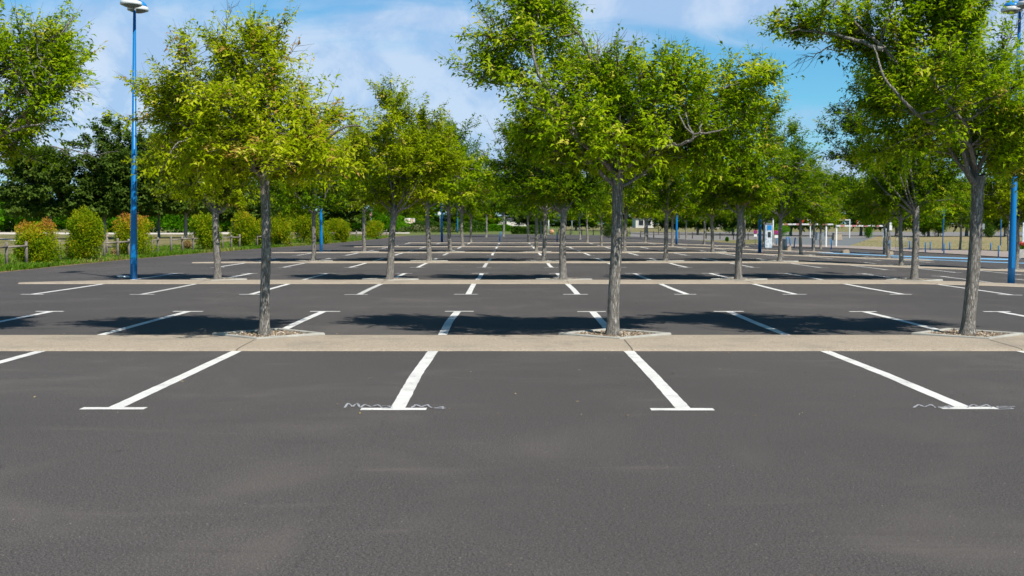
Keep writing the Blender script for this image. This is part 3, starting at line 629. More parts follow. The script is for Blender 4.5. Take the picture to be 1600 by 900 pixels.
# ------------------------------------------------------------------ diamond planters
def planter():
    o = empty('tree_planter', (0, 0, 0)); hd, w_ = .82, .12
    m = MB()
    def ringpts(r, z): return [(0, -r * .93, z), (r, 0, z), (0, r * .93, z), (-r, 0, z)]
    out_lo, out_hi, in_hi, in_lo = ringpts(hd + .01, .0), ringpts(hd, .062), ringpts(hd - w_, .062), ringpts(hd - w_ - .004, .02)
    vs = [[m.b.verts.new(p) for p in rr_] for rr_ in (out_lo, out_hi, in_hi, in_lo)]
    for a, c in zip(vs, vs[1:]):
        for k in range(4): m.b.faces.new((a[k], a[(k + 1) % 4], c[(k + 1) % 4], c[k]))
    bmesh.ops.bevel(m.b, geom=[e for e in m.b.edges], offset=.008, segments=1, affect='EDGES')
    m.build('kerb_border', M['kerb'], o)
    rs = np.random.RandomState(3); q = rs.uniform(-1, 1, (4200, 2)); q = q[np.abs(q).sum(1) < .97] * (hd - w_ - .01) ; n = len(q)
    base = np.column_stack([q[:, 0], q[:, 1] * .93, .03 + rs.uniform(0, .022, n)]); L = rs.uniform(.015, .040, n)
    V, T = leaves(base, unit(rand_dir(rs, n) * [1, 1, .35]), unit(rand_dir(rs, n) * .7 + [0, 0, 1]), L, L * .7, rs, .1)
    c = link('wood_chips', npmesh('wood_chips', V, T, False, np.repeat(rs.rand(n), 5)), M['chips'], o); c['kind'] = 'stuff'
    MB().prism([(0, -(hd - w_)), (hd - w_, 0), (0, hd - w_), (-(hd - w_), 0)], .01, .032).build('soil', M['stone'], o)
    return o
pl = planter(); first = True
tl = {}
for (t, X, D) in TREES:
    r = round((D - D1) / 16.25)
    if r > 3 or abs(D - (D1 + 16.25 * r)) > .5: continue
    if r == 3 and X > 20: continue
    o = pl if first else copy_tree(pl); first = False
    o.location = (X + .02, D + .08, Z(X) - .008 if X < 11 else Z(X) - .01)
    j = tl.get(r, 0); tl[r] = j + 1
    where = {0: ['under the yellowing leftmost whole tree', 'under the broad middle tree', 'at the foot of the rightmost near tree', 'outside the left edge'],}.get(r)
    lab = ('grey concrete diamond kerb filled with wood chips ' + where[j]) if where else 'diamond concrete kerb round the %s trunk from the left in the %s strip' % (ordn[j], ordn[r])
    tag(o, lab, 'tree planter', 'diamond concrete planters round the tree trunks')
# joints in the strips in front of each planter
for i in range(3):
    for X in np.arange(-8.5, 20, 5.0):
        b = bmesh.new(); f = ROWS[i]['f']; xx = X + (.05 if X > 0 else -.02)
        prev = None
        for yy, zz in [(.01, .006), (.05, strip_h * .75 + .003), (.22, strip_h + .003), (1.05, strip_h + .0155)]:
            v = [b.verts.new((xx + s * .006, f + yy, Z(xx) + zz)) for s in (-1, 1)]
            if prev: b.faces.new((prev[0], prev[1], v[1], v[0]))
            prev = v
        me = bpy.data.meshes.new('joint'); b.to_mesh(me); b.free(); j = link('joint', me, M['joint'], strips[i])

# ------------------------------------------------------------------ lamp posts
def lamp_post(h=7.78, ax=(.04, -.42)):
    o = empty('lamp_post', (0, 0, 0))
    MB().tube([(0, 0, 0), (0, 0, .9), (0, 0, 1.0), (0, 0, h)], [.10, .097, .094, .040], 18).build('pole', M['blue'], o)
    MB().box((0, -.095, .62), (.10, .02, .34), bevel=.004).build('service_hatch', M['blue'], o)
    m = MB()
    m.tube([(ax[0], ax[1], h + .12), (ax[0] * .4, ax[1] * .4, h + .06), (-ax[0] * .4, -ax[1] * .4, h + .06), (-ax[0], -ax[1], h + .12)], .025, 8).tube([(0, 0, h - .1), (0, 0, h + .08)], .035, 10).build('bracket_arm', M['grey_metal'], o)
    for s in (1, -1):
        c = (ax[0] * s, ax[1] * s, h + .08)
        hd = MB().lathe([(.29, .0), (.305, .02), (.30, .09), (.27, .115)], c, 28).build('lamp_head', M['white_metal'], o)
        MB().lathe([(.268, .112), (.24, .19), (.17, .26), (.08, .295), (.005, .305)], c, 28).build('dome', M['dome_blue'], hd)
        MB().lathe([(.005, -.075), (.10, -.065), (.20, -.035), (.265, .001)], c, 28).build('diffuser', M['glass'], hd)
    return o
lamp = lamp_post(); lampR = None
LP = [(209, 436.5, 8.05, 'tall blue lamp post standing on the second strip, at the left'), (1580, 443.5, 8.0, 'tall blue lamp post at the right edge behind the nearest tree'), (502, 394.5, 8.0, 'blue lamp post on the fourth strip, left of the leaning trunk'),
      (1187, 395.5, 8.0, 'blue lamp post on the fourth strip beside the no parking sign'), (690.5, 378.3, 8.0, 'blue lamp post on the last strip, left of the frame centre'), (1057, 381.5, 8.0, 'blue lamp post on the last strip, right of the broad middle tree'), (715, 364, 8.0, 'farthest blue lamp post beyond the car park near the hedge')]
for i, (px, py, h, lb) in enumerate(LP):
    o = lamp if i == 0 else copy_tree(lamp); g = G(px, py); o.location = (g[0], g[1], g[2]); o.rotation_euler = (0, 0, [0, R(-28 + 5), .6, 2, 1, .3, 0][i])
    if i < 2: o.rotation_euler = (0, R((1.25, .4)[i]), 0)
    tag(o, lb, 'lamp post', 'blue double headed lamp posts')

# ------------------------------------------------------------------ shrubs
def shrub(seed, name, rx, h, n, leaf, mat, top_turn=0.0, lob_n=10):
    rs = np.random.RandomState(seed); o = empty(name, (0, 0, 0)); L = []
    for i in range(lob_n):
        a = rs.uniform(0, 6.28); r = rs.uniform(0, .45) * rx; z = rs.uniform(.22, .72) * h; s = rx * rs.uniform(.38, .58)
        L.append((r * math.cos(a), r * math.sin(a), z, s, s, h * rs.uniform(.22, .32)))
    L = np.array(L); li = rs.randint(0, lob_n, n); d_ = rand_dir(rs, n); rr = rs.uniform(0, 1, (n, 1)) ** .33
    bmp = 1 + .18 * np.sin(d_[:, :1] * 7 + li[:, None]) * np.sin(d_[:, 2:3] * 6 + li[:, None] * 2)
    p = L[li, :3] + d_ * L[li, 3:6] * rr * bmp; p[:, 2] = np.abs(p[:, 2]) + .02
    dirn = unit(d_ * .8 + rand_dir(rs, n) * .8 + [0, 0, .2]); nrm = unit(rand_dir(rs, n) * .9 + d_ * .5 + [0, -.2, .8]); Ls = leaf * rs.uniform(.6, 1.3, n)
    V, T = leaves(p, dirn, nrm, Ls, Ls * .5, rs)
    ts = rs.normal(.38, .15, n) + .12 * np.sin(p[:, 0] * 6 + seed) * np.sin(p[:, 2] * 5) + top_turn * np.clip(p[:, 2] / h - .45, 0, 1)
    tb = Tubes()
    for _ in range(14):
        a = rs.uniform(0, 6.28); q = L[rs.randint(lob_n), :3]; tb.add(bez(np.array([.08 * math.cos(a), .08 * math.sin(a), -.02]), np.array([q[0] * .3, q[1] * .3, q[2] * .6]), q, 6), np.linspace(.016, .005, 6) * max(1, h / 2), 4)
    link('stems', tb.mesh('stems'), M['bark'], o)
    link('foliage', npmesh('foliage', V, T, False, np.repeat(np.clip(ts, 0, 1), 5)), M[mat], o); return o
SHRUBS = [(63, 414, 68, 337, 1.35, 'rounded shrub with orange tinged top, nearest along the wooden fence'), (137, 409.5, 68, 320, .15, 'tall yellow green shrub, second along the wooden fence'), (215, 401.5, 62, 333, 1.1, 'shrub turning orange behind the left lamp post'),
          (328, 393, 54, 326, .25, 'yellow green shrub behind the pale trunk of the second row'), (382, 387.5, 52, 330, .45, 'shrub with a small orange patch left of the nearest left trunk'), (440, 385, 52, 330, .1, 'bushy yellow green shrub just right of the nearest left trunk'),
          (477, 382.5, 50, 327, .1, 'bushy shrub left of the distant blue lamp post'), (531, 378.5, 40, 341, .0, 'green shrub right of the distant blue lamp post'), (585, 373.5, 30, 341, .1, 'yellow green shrub at the far end of the wooden fence'), (418, 386.5, 40, 338, .1, 'low shrub hidden behind the nearest left trunk'), (500, 381, 34, 345, .0, 'shrub behind the distant blue lamp post')]
for i, (px, py, wpx, top, tt_, lb) in enumerate(SHRUBS):
    g = G(px, py); mm = g[1] / F; h = (py - top) * mm * 1.02; rx = wpx * mm / 2 * 1.3
    o = shrub(100 + i, 'fence_shrub', rx, h, 16000 if i < 3 else 10000, .085 if i < 3 else .12, 'leaf_shrub', tt_)
    o.location = (g[0] - .1, g[1], -.02); tag(o, lb, 'shrub', 'rounded shrubs along the wooden fence')
# dry brush between the posts
for i, (px, py, top, wpx) in enumerate([(103, 407, 385, 20), (290, 392, 375, 22), (172, 403, 388, 16)]):
    g = G(px, py); mm = g[1] / F; o = shrub(150 + i, 'dry_bush', wpx * mm / 2, (py - top) * mm, 1500, .07, 'litter')
    o.location = (g[0], g[1] + .6, -.02); tag(o, ['low brown brush between the first and second fence shrubs', 'low brown brush behind four fence posts left of the pale trunk', 'small brown brush left of the blue lamp post, behind the fence'][i], 'bush', 'dry brown brush by the fence')

# ------------------------------------------------------------------ wooden post and rail fence, left
FG = [[(-28, 422.5, .9), (11, 417.5, .95), (42, 415.6, .95)], [(94, 410, .95), (117, 409, .93)], [(163, 405.3, .9), (184, 404.4, .95), (202, 402.6, .9)], [(239, 398.5, .9), (247, 397, .9)],
      [(268, 395.8, .95), (285.5, 394.6, .93), (302, 393.6, .95), (318, 393, .95)], [(348, 391, .9), (361.5, 389.6, .92), (374.5, 389, .95)], [(402, 387.2, .95), (414, 386.6, .95)],
      [(441, 385.2, .9), (453.5, 384.6, .95)], [(513.5, 378.6, .95), (525, 377.8, .95)], [(546, 376, .92), (557, 374.2, .95), (567, 373.6, .95), (577, 372.8, .95)], [(596, 371.6, .95), (604, 370.6, .95)]]
fl = ['at the left edge of the picture', 'between the first and second shrubs', 'just left of the blue lamp post', 'right of the shrub behind the lamp post', 'of four posts standing in open grass', 'behind the pale trunk of the second row', 'hidden behind the nearest left trunk', 'between bushy shrubs right of the nearest trunk', 'right of the distant blue lamp post', 'in front of the white path, far along', 'at its far end near the map board']
for gi, grp in enumerate(FG):
    pts = [G(a, b_)[:2] for a, b_, _ in grp]; c = pts[0]; o = empty('wooden_fence', (c[0], c[1], 0)); rr_ = random.Random(gi)
    for (p, (_, _, h)) in zip(pts, grp):
        l = rr_.uniform(-.02, .02); MB().tube([(p[0] - c[0], p[1] - c[1], -.1), (p[0] - c[0] + l, p[1] - c[1], h * .97), (p[0] - c[0] + l, p[1] - c[1], h)], [.065, .06, .048], 9).build('post', M['wood'], o)
    for a, b_ in zip(pts, pts[1:]):
        z = .76; MB().tube([(a[0] - c[0] + .03, a[1] - c[1], z + rr_.uniform(-.02, .02)), (b_[0] - c[0] + .03, b_[1] - c[1], z + rr_.uniform(-.02, .02))], .042, 7).build('rail', M['wood'], o)
    tag(o, 'section of weathered wooden fence ' + fl[gi], 'fence', 'weathered wooden post and rail fence sections')
g0 = G(168, 399); o = empty('wooden_fence', (g0[0], g0[1], 0))
for dx in (0, 1.9): MB().tube([(dx, 0, -.1), (dx, 0, 1.15)], .07, 8).build('post', M['wood'], o)
for z in (.45, .95): MB().tube([(-.1, -.02, z), (2.0, -.02, z)], .045, 7).build('rail', M['wood'], o)
tag(o, 'taller two rail wooden fence piece set back behind the fence left of the lamp post', 'fence', 'weathered wooden post and rail fence sections')

# ------------------------------------------------------------------ grass blades (stuff)
def grass(name, regions, seed, label, bl=.16):
    rs = np.random.RandomState(seed); B = []
    for (poly, n) in regions:
        P4 = np.array(poly); u = rs.rand(n, 1); v = rs.rand(n, 1)
        B.append((P4[0] * (1 - u) * (1 - v) + P4[1] * u * (1 - v) + P4[2] * u * v + P4[3] * (1 - u) * v))
    B = np.concatenate(B); n = len(B); dens = np.sin(B[:, 0] * 1.7) * np.sin(B[:, 1] * .9 + B[:, 0]); B = B[rs.rand(n) < .65 + .35 * dens]; n = len(B)
    base = np.column_stack([B, [Z(x) - .02 for x in B[:, 0]]]); Ls = bl * rs.uniform(.4, 1.5, n)
    V, T = leaves(base, unit(rand_dir(rs, n) * .5 + [0, 0, 1]), unit(rand_dir(rs, n) * [1, 1, .2]), Ls, Ls * .16 + .004, rs, .5)
    ts = rs.normal(.45, .2, n) + .25 * np.sin(B[:, 0] * .9 + 1) * np.sin(B[:, 1] * .35)
    return tag(link(name, npmesh(name, V, T, False, np.repeat(np.clip(ts, 0, 1), 5)), M['grass']), label, 'grass', kind='stuff')
le = left_edge
regs = []
for (a, c) in zip(le[:-2], le[1:-1]):
    L = math.dist(a, c); regs.append(([(a[0] - .15, a[1]), (c[0] - .15, c[1]), (c[0] - 2.3, c[1]), (a[0] - 2.3, a[1])], int(1500 * L ** .9)))
    regs.append(([(a[0] - 2.3, a[1]), (c[0] - 2.3, c[1]), (c[0] - 9, c[1]), (a[0] - 9, a[1])], int(700 * L ** .9)))
grass('verge_grass', regs, 9, 'ragged green and straw coloured grass along the wooden fence')
regs = [([G(1322, 386)[:2], G(1600, 394)[:2], G(1600, 376)[:2], G(1350, 376)[:2]], 9000), ([G(640, 367.5)[:2], G(980, 369)[:2], G(980, 363)[:2], G(640, 363)[:2]], 9000)]
grass('far_grass', regs, 19, 'thin dry grass beyond the far and right edges of the car park', .09)

# ------------------------------------------------------------------ far hedges, bushes and evergreen trees
def hedge(px0, px1, py, hgt, depth, seed, label, mat='leaf_hedge', n=9000, leaf=.28):
    a = np.array(G(px0, py)); c = np.array(G(px1, py)); rs = np.random.RandomState(seed); Lh = np.linalg.norm(c - a); o = empty('hedge', tuple(a))
    u = rs.rand(n); v = rs.uniform(-1, 1, n); zt = hgt * (.9 + .12 * np.sin(u * Lh * .8 + seed) + .08 * np.sin(u * Lh * 2.3)); face = rs.rand(n)
    z = np.where(face < .45, zt * rs.uniform(.9, 1.03, n), zt * rs.rand(n)); dy = np.where(face < .45, v, np.where(rs.rand(n) < .7, -1 + rs.rand(n) * .25, 1)) * depth / 2
    p = np.column_stack([u * (c - a)[0], u * (c - a)[1] + dy, u * (c - a)[2] + z]); Ls = leaf * rs.uniform(.6, 1.3, n)
    V, T = leaves(p, unit(rand_dir(rs, n)), unit(rand_dir(rs, n) + [0, -.2, .6]), Ls, Ls * .6, rs)
    ts = rs.normal(.45, .16, n) + .1 * np.sin(u * Lh * .6)
    link('foliage', npmesh('foliage', V, T, False, np.repeat(np.clip(ts, 0, 1), 5)), M[mat], o)
    tb = Tubes()
    for q in np.linspace(.03, .97, 14): tb.add([np.array([q * (c - a)[0], q * (c - a)[1], 0]), np.array([q * (c - a)[0], q * (c - a)[1], hgt * .7])], [.05, .03], 5)
    link('stems', tb.mesh('stems'), M['bark'], o)
    return tag(o, label, 'hedge', 'clipped hedges beyond the car park')
hedge(600, 762, 363, 2.0, 3.0, 1, 'dark clipped hedge behind the map board')
hedge(725, 800, 361.5, 1.3, 2.0, 2, 'low green hedge near the frame centre', 'leaf_bright')
hedge(752, 880, 357.5, 2.4, 2.0, 3, 'long far hedge below the pale house, near the centre', 'leaf_bright')
hedge(800, 850, 365.5, 1.2, 2.0, 4, 'low dark hedge behind the far row of trunks')
def big_tree(px, D, top, wpx, seed, label, mat='leaf_dark', base_z=None, trunk_r=.22, th=2.6, ns=3600, leaf=(.36, .22), name='evergreen_tree', cat='tree', group='dark evergreen trees beyond the fence', z0=1.0):
    hgt = H + (HY - top) * D / F; Rr = wpx * D / F / 2 * 1.15; rs = random.Random(seed); X = (px - VX) / F * D; zb = Z(X); h = hgt - zb
    L = []
    for i in range(13):
        a = rs.uniform(0, 6.28); zf = rs.uniform(.0, 1); z = z0 + (h - z0) * (.12 + .70 * zf); wz = math.sin(math.pi * (.22 + .62 * zf)); r = Rr * .55 * wz * rs.uniform(.3, 1.1)
        s = Rr * rs.uniform(.42, .58) * (.65 + .35 * wz); L.append((r * math.cos(a), r * math.sin(a), z, s, s, (h - z0) * rs.uniform(.13, .2)))
    t = make_tree(seed, L, th=th, r0=trunk_r, r1=trunk_r * .8, nspray=ns, nleaf=9, leaf=leaf, spray_len=.8, mat=mat, twigs=False, trunk_sides=10, name=name)
    t.location = (X, D, zb); tag(t, label, cat, group); return t
big_tree(80, 118, 208, 140, 201, 'dark evergreen tree leftmost behind the fence shrubs', ns=4200, th=3.0)
big_tree(165, 122, 172, 165, 202, 'tallest dark evergreen tree left of the blue lamp post', ns=5600, th=3.2)
big_tree(215, 126, 205, 130, 203, 'dark evergreen tree directly behind the blue lamp post', th=3.2)
big_tree(249, 132, 245, 85, 204, 'dark evergreen tree with thin trunks right of the lamp post', th=3.4, trunk_r=.16)
big_tree(291, 130, 250, 90, 205, 'dark evergreen tree behind the four fence posts', th=3.4)
big_tree(365, 150, 262, 110, 206, 'dark evergreen behind the nearest left tree', th=2.6)
big_tree(450, 160, 262, 110, 207, 'dark evergreen behind the bushy fence shrubs', th=2.4)
big_tree(540, 165, 255, 100, 208, 'dark evergreen behind the distant left lamp post', th=2.4)
big_tree(620, 230, 300, 80, 209, 'dark tree behind the map board', th=2.2, mat='leaf_green')
# bright scrub row beyond the white path
bx = [(-40, 300, 90), (15, 303, 80), (60, 318, 80), (112, 322, 80), (170, 325, 80), (232, 322, 80), (285, 325, 70), (340, 325, 80), (400, 322, 80), (470, 328, 80), (540, 330, 70), (600, 330, 60)]
sprot = [shrub(300 + k, 'bush', 4.2, 5.0, 8000, .36, 'leaf_bright', lob_n=9) for k in range(3)]
for i, (px, top, wp) in enumerate(bx):
    o = sprot[i] if i < 3 else copy_tree(sprot[i % 3]); D = 205 + (i * 37 % 20); X = (px - VX) / F * D; h = H + (HY - top) * D / F; s = wp * D / F / 5.2
    o.location = (X, D, -.1); o.scale = (s, s, h / 4.3); o.rotation_euler = (0, 0, i * 1.3)
    tag(o, 'bright green bush beyond the white path, %s from the left' % ordn[i], 'bush', 'bright bushes beyond the white path')
# trees closing the view at the back
back = [(640, 262, 315, 90, 'leaf_bright'), (700, 250, 322, 80, 'leaf_green'), (760, 262, 318, 90, 'leaf_green'), (830, 300, 322, 90, 'leaf_dark'), (900, 290, 325, 80, 'leaf_green'), (975, 300, 322, 80, 'leaf_green'),
        (1040, 240, 312, 80, 'leaf_dark'), (1090, 235, 318, 70, 'leaf_green'), (1145, 225, 305, 80, 'leaf_dark'), (1180, 215, 312, 70, 'leaf_dark'), (1235, 215, 298, 90, 'leaf_green'), (1290, 205, 290, 90, 'leaf_green'), (1345, 210, 285, 90, 'leaf_dark'),
        (1400, 205, 292, 90, 'leaf_dark'), (1450, 195, 300, 80, 'leaf_green'), (1510, 200, 288, 100, 'leaf_dark'), (1570, 195, 292, 90, 'leaf_dark'), (1630, 200, 288, 100, 'leaf_dark'), (1700, 200, 288, 100, 'leaf_green'), (1780, 200, 288, 110, 'leaf_dark')]
bp = {}
for i, (px, D, top, wp, mt) in enumerate(back):
    top -= 22 if px > 1000 else 12
    X = (px - VX) / F * D; h = H + (HY - top) * D / F - Z(X); s = h / 8.0
    if mt not in bp:
        rs = random.Random(400 + len(bp)); L = []
        for q in range(15):
            a = rs.uniform(0, 6.28); r = rs.uniform(.5, 3.2); L.append((r * math.cos(a), r * math.sin(a), rs.uniform(1.4, 6.3), rs.uniform(1.4, 2.0), rs.uniform(1.4, 2.0), rs.uniform(1.0, 1.5)))
        o = make_tree(410 + len(bp), L, th=1.5, r0=.2, r1=.16, nspray=1500, nleaf=9, leaf=(.36, .2), spray_len=.8, mat=mt, twigs=False, trunk_sides=10, name='background_tree'); bp[mt] = o
    else: o = copy_tree(bp[mt])
    sw = wp * D / F / 8.2; o.location = (X, D, Z(X)); o.scale = (sw * 1.15, sw * 1.15, s); o.rotation_euler = (0, 0, i * 2.1)
    tag(o, 'bushy low branched tree in the far backdrop, %s from the left' % (ordn[i] if i < 17 else ['eighteenth', 'nineteenth', 'twentieth'][i - 17]), 'tree', 'trees closing the view at the back')
# odd plants
for px, py, top, wp, mat, lb, nm in [(950, 371.5, 348, 34, 'leaf_dark', 'dark spreading bush at the end of the wooden rail fence, behind the middle trunk', 'bush'), (968, 371, 352, 26, 'leaf_dark', 'dark low bush right of the middle trunk', 'bush'), (1357, 372, 350, 19, 'leaf_bright', 'bright green round bush behind the front right height barrier', 'bush'),
                             (726.5, 361, 343, 9, 'leaf_shrub', 'small red shrub in the far hedge left of the centre', 'bush'), (875, 358, 345, 18, 'leaf_bright', 'green bush beyond the far grass right of the white pole', 'bush'), (920, 358, 342, 24, 'leaf_bright', 'green bush beyond the far fence left of the middle trunk', 'bush'), (1136, 377, 370.5, 6, 'leaf_bright', 'small weed tuft in front of the wooden rail fence', 'weed'),
                             (1445, 370, 332, 30, 'leaf_green', 'multi stemmed bushy tree left of the slim blue post', 'bush'), (1466, 370, 335, 30, 'leaf_green', 'multi stemmed bushy tree behind the slim blue post', 'bush'), (1545, 371, 340, 30, 'leaf_hedge', 'grey green bush behind the dry grass at right', 'bush'), (1220, 372, 345, 40, 'leaf_bright', 'green scrub behind the left height barrier', 'bush'), (1140, 364, 343, 40, 'leaf_bright', 'green scrub in front of the grey shed', 'bush')]:
    g = G(px, py); mm = g[1] / F; o = shrub(int(px), nm, wp * mm / 2, (py - top) * mm, 2600, .2 * max(.5, (py - top) * mm / 3), mat, 2.2 if 'red' in lb else 0)
    o.location = g; tag(o, lb, nm)

# ------------------------------------------------------------------ wooden rail fence by the grey road (right of centre)
def rail_fence(posts, h, mat, label, r=.07):
    pts = [G(*p) for p in posts]; c = pts[0]; o = empty('rail_fence', c)
    for p in pts: MB().tube([(p[0] - c[0], p[1] - c[1], p[2] - c[2] - .1), (p[0] - c[0], p[1] - c[1], p[2] - c[2] + h)], r, 8).build('post', M[mat], o)
    for a, b_ in zip(pts, pts[1:]): MB().tube([(a[0] - c[0], a[1] - c[1] - .05, a[2] - c[2] + h * .8), (b_[0] - c[0], b_[1] - c[1] - .05, b_[2] - c[2] + h * .8)], r * .75, 7).build('rail', M[mat], o)
    return tag(o, label, 'fence')
rail_fence([(1001, 371), (1021.5, 371.5), (1061, 372.3), (1082, 372.6), (1103.5, 373), (1125, 373.6), (1146, 374.2), (1169, 374.6), (1193, 375.2)], .95, 'dark_wood', 'dark wooden post and rail fence in front of the grey road')
rail_fence([(873, 366.5), (891, 366.8), (909, 367.2), (927, 367.6), (945, 368.2), (980, 369)], .9, 'dark_wood', 'grey post and rail fence on the far grass, left of the middle trunk')
rail_fence([(985, 366), (1007, 366), (1029, 366)], 1.5, 'wood', 'pale wooden rail fence piece in front of the white house')

# ------------------------------------------------------------------ houses
def house(px0, px1, D, eave, base, name, label, roof='roof', wall='wall', ridge=2.0, depth=7, wins=((.3, .5), (.7, .5))):
    x0 = (px0 - VX) / F * D; x1 = (px1 - VX) / F * D; zb = H - (base - HY) * D / F; ze = H + (HY - eave) * D / F; o = empty(name, ((x0 + x1) / 2, D, zb)); wd = x1 - x0; h = ze - zb
    MB().box((0, depth / 2, h / 2), (wd, depth, h)).build('wall', M[wall], o)
    m = MB(); v = [m.b.verts.new(p) for p in [(-wd / 2 - .4, -.4, h), (wd / 2 + .4, -.4, h), (wd / 2 + .4, depth + .4, h), (-wd / 2 - .4, depth + .4, h), (-wd / 2 - .4, depth / 2, h + ridge), (wd / 2 + .4, depth / 2, h + ridge)]]
    for f in [(0, 1, 5, 4), (2, 3, 4, 5), (0, 4, 3), (1, 2, 5), (3, 2, 1, 0)]: m.b.faces.new([v[k] for k in f])
    rf = m.build('roof', M[roof], o); MB().box((wd * .25, depth / 2, h + ridge), (.6, .6, 1.2)).build('chimney', M['slate'], rf)
    for u, vv in wins:
        f = MB().box((wd * (u - .5), -.03, h * vv), (1.25, .06, 1.35)).build('window', M['white_metal'], o); MB().box((wd * (u - .5), -.07, h * vv), (1.05, .03, 1.15)).build('pane', M['window'], f)
    return tag(o, label, 'house')
house(993, 1021, 255, 340, 356, 'house', 'white house right of the middle trunk, partly behind the trees')
house(1106, 1127, 250, 341, 357, 'shed', 'pale grey shed behind the wooden rail fence', 'slate', 'concrete', .8, 5, ((.5, .5),))
house(-60, 46, 330, 304.5, 352, 'house', 'house with an orange roof at the left edge beyond the bushes', ridge=.9, depth=9)
house(-70, 12, 420, 294, 352, 'apartment_block', 'distant dark roofed block at the far left edge', 'slate', 'slate', .4, 9)
house(775, 845, 330, 343, 353, 'house', 'low pale house far behind the hedge near the centre', 'slate', 'wall', 1.0, 8, ((.2, .5), (.5, .5), (.8, .5)))

# ------------------------------------------------------------------ street furniture
def post_thing(name, px, py, top, r_px, mat, label, cat, tilt=0, group=None, cap=None, collar=None):
    g = G(px, py); mm = g[1] / F; h = (py - top) * mm; r = max(.03, r_px * mm / 2); o = empty(name, g)
    MB().tube([(0, 0, -.05), (tilt * h * .98, 0, h * .98), (tilt * h, 0, h)], [r, r, r * .6], 12).build('shaft', M[mat], o)
    if cap: MB().tube([(tilt * h, 0, h), (tilt * h, 0, h + .05)], [r * 1.15, r * .7], 12).build('cap', M[cap], o)
    MB().tube([(0, 0, 0), (0, 0, .03)], [r * 1.5, r * 1.35], 12).build('base_collar', M[mat], o)
    return tag(o, label, cat, group)
bols = [(1213, 383.5, 368, 'beside the no parking sign under the left barrier'), (1229, 386, 370, 'just right of the tall white barrier post', ), (1235, 384.5, 370, 'leaning left, first of a close pair by the left barrier'), (1240.5, 387.5, 371, 'leaning right, second of a close pair by the left barrier'), (1269, 388.5, 372, 'alone between two slim trunks at the entrance'),
        (1299, 389.8, 373.5, 'alone at the entrance between the barriers'), (1380.5, 391.3, 375, 'at the foot of the right barrier post'), (1390, 391, 375.5, 'behind two slim trunks right of the right barrier'), (1421.5, 391, 376.5, 'at the right end of the steel crowd barrier'), (1446, 395, 378.5, 'first right of the forked dark trunk, nearer the kerb'),
        (1453.5, 392, 377.5, 'standing on the grass edge left of the slim blue pole'), (1475, 397, 380, 'in front of the slim blue pole'), (1483.8, 392, 378, 'just right of the slim blue pole'), (1548, 392.2, 379.5, 'left of a slim dark trunk on the dry grass'), (1560, 402.8, 383.5, 'nearest the viewer, left of the right lamp post')]
for i, (px, py, top, lb) in enumerate(bols):
    post_thing('bollard', px, py, top, 1.9, 'blue', 'blue bollard ' + lb, 'bollard', {2: -.12, 3: .12}.get(i, 0), 'blue bollards at the right edge of the car park')
post_thing('marker_post', 780.5, 377.5, 362, 1.8, 'blue', 'short blue marker post leaning at the last strip, left of centre', 'post', .1)
post_thing('marker_post', 870.5, 378.5, 362, 1.8, 'blue', 'short blue marker post upright at the last strip, right of centre', 'post')
post_thing('white_pole', 857, 366, 333, 2.4, 'white_metal', 'tall white pole on the far grass right of centre', 'pole', cap='white_metal')
post_thing('white_pole', 801, 353.5, 341, 2.2, 'white_metal', 'short white pole just beyond the hedge at the frame centre', 'pole', cap='white_metal')
post_thing('grey_pole', 893.5, 366.5, 345, 1.5, 'grey_metal', 'slim grey blue pole on the far grass', 'pole', cap='grey_metal')
post_thing('white_pole', 995, 354, 341, 1.8, 'white_metal', 'white pole in front of the white house', 'pole', cap='white_metal')
post_thing('slim_lamp_pole', 1472.5, 393.5, 325, 1.7, 'blue', 'slim blue pole rising from the pavement right of the forked trunk', 'pole', .02, cap='blue')
post_thing('slim_lamp_pole', 1563.5, 383.5, 330, 1.7, 'blue', 'slim blue pole on the dry grass left of the right lamp post', 'pole', cap='blue')
post_thing('green_pole', 749, 361, 332, 1.4, 'green_metal', 'thin dark green pole in the far hedge left of centre', 'pole', cap='green_metal')
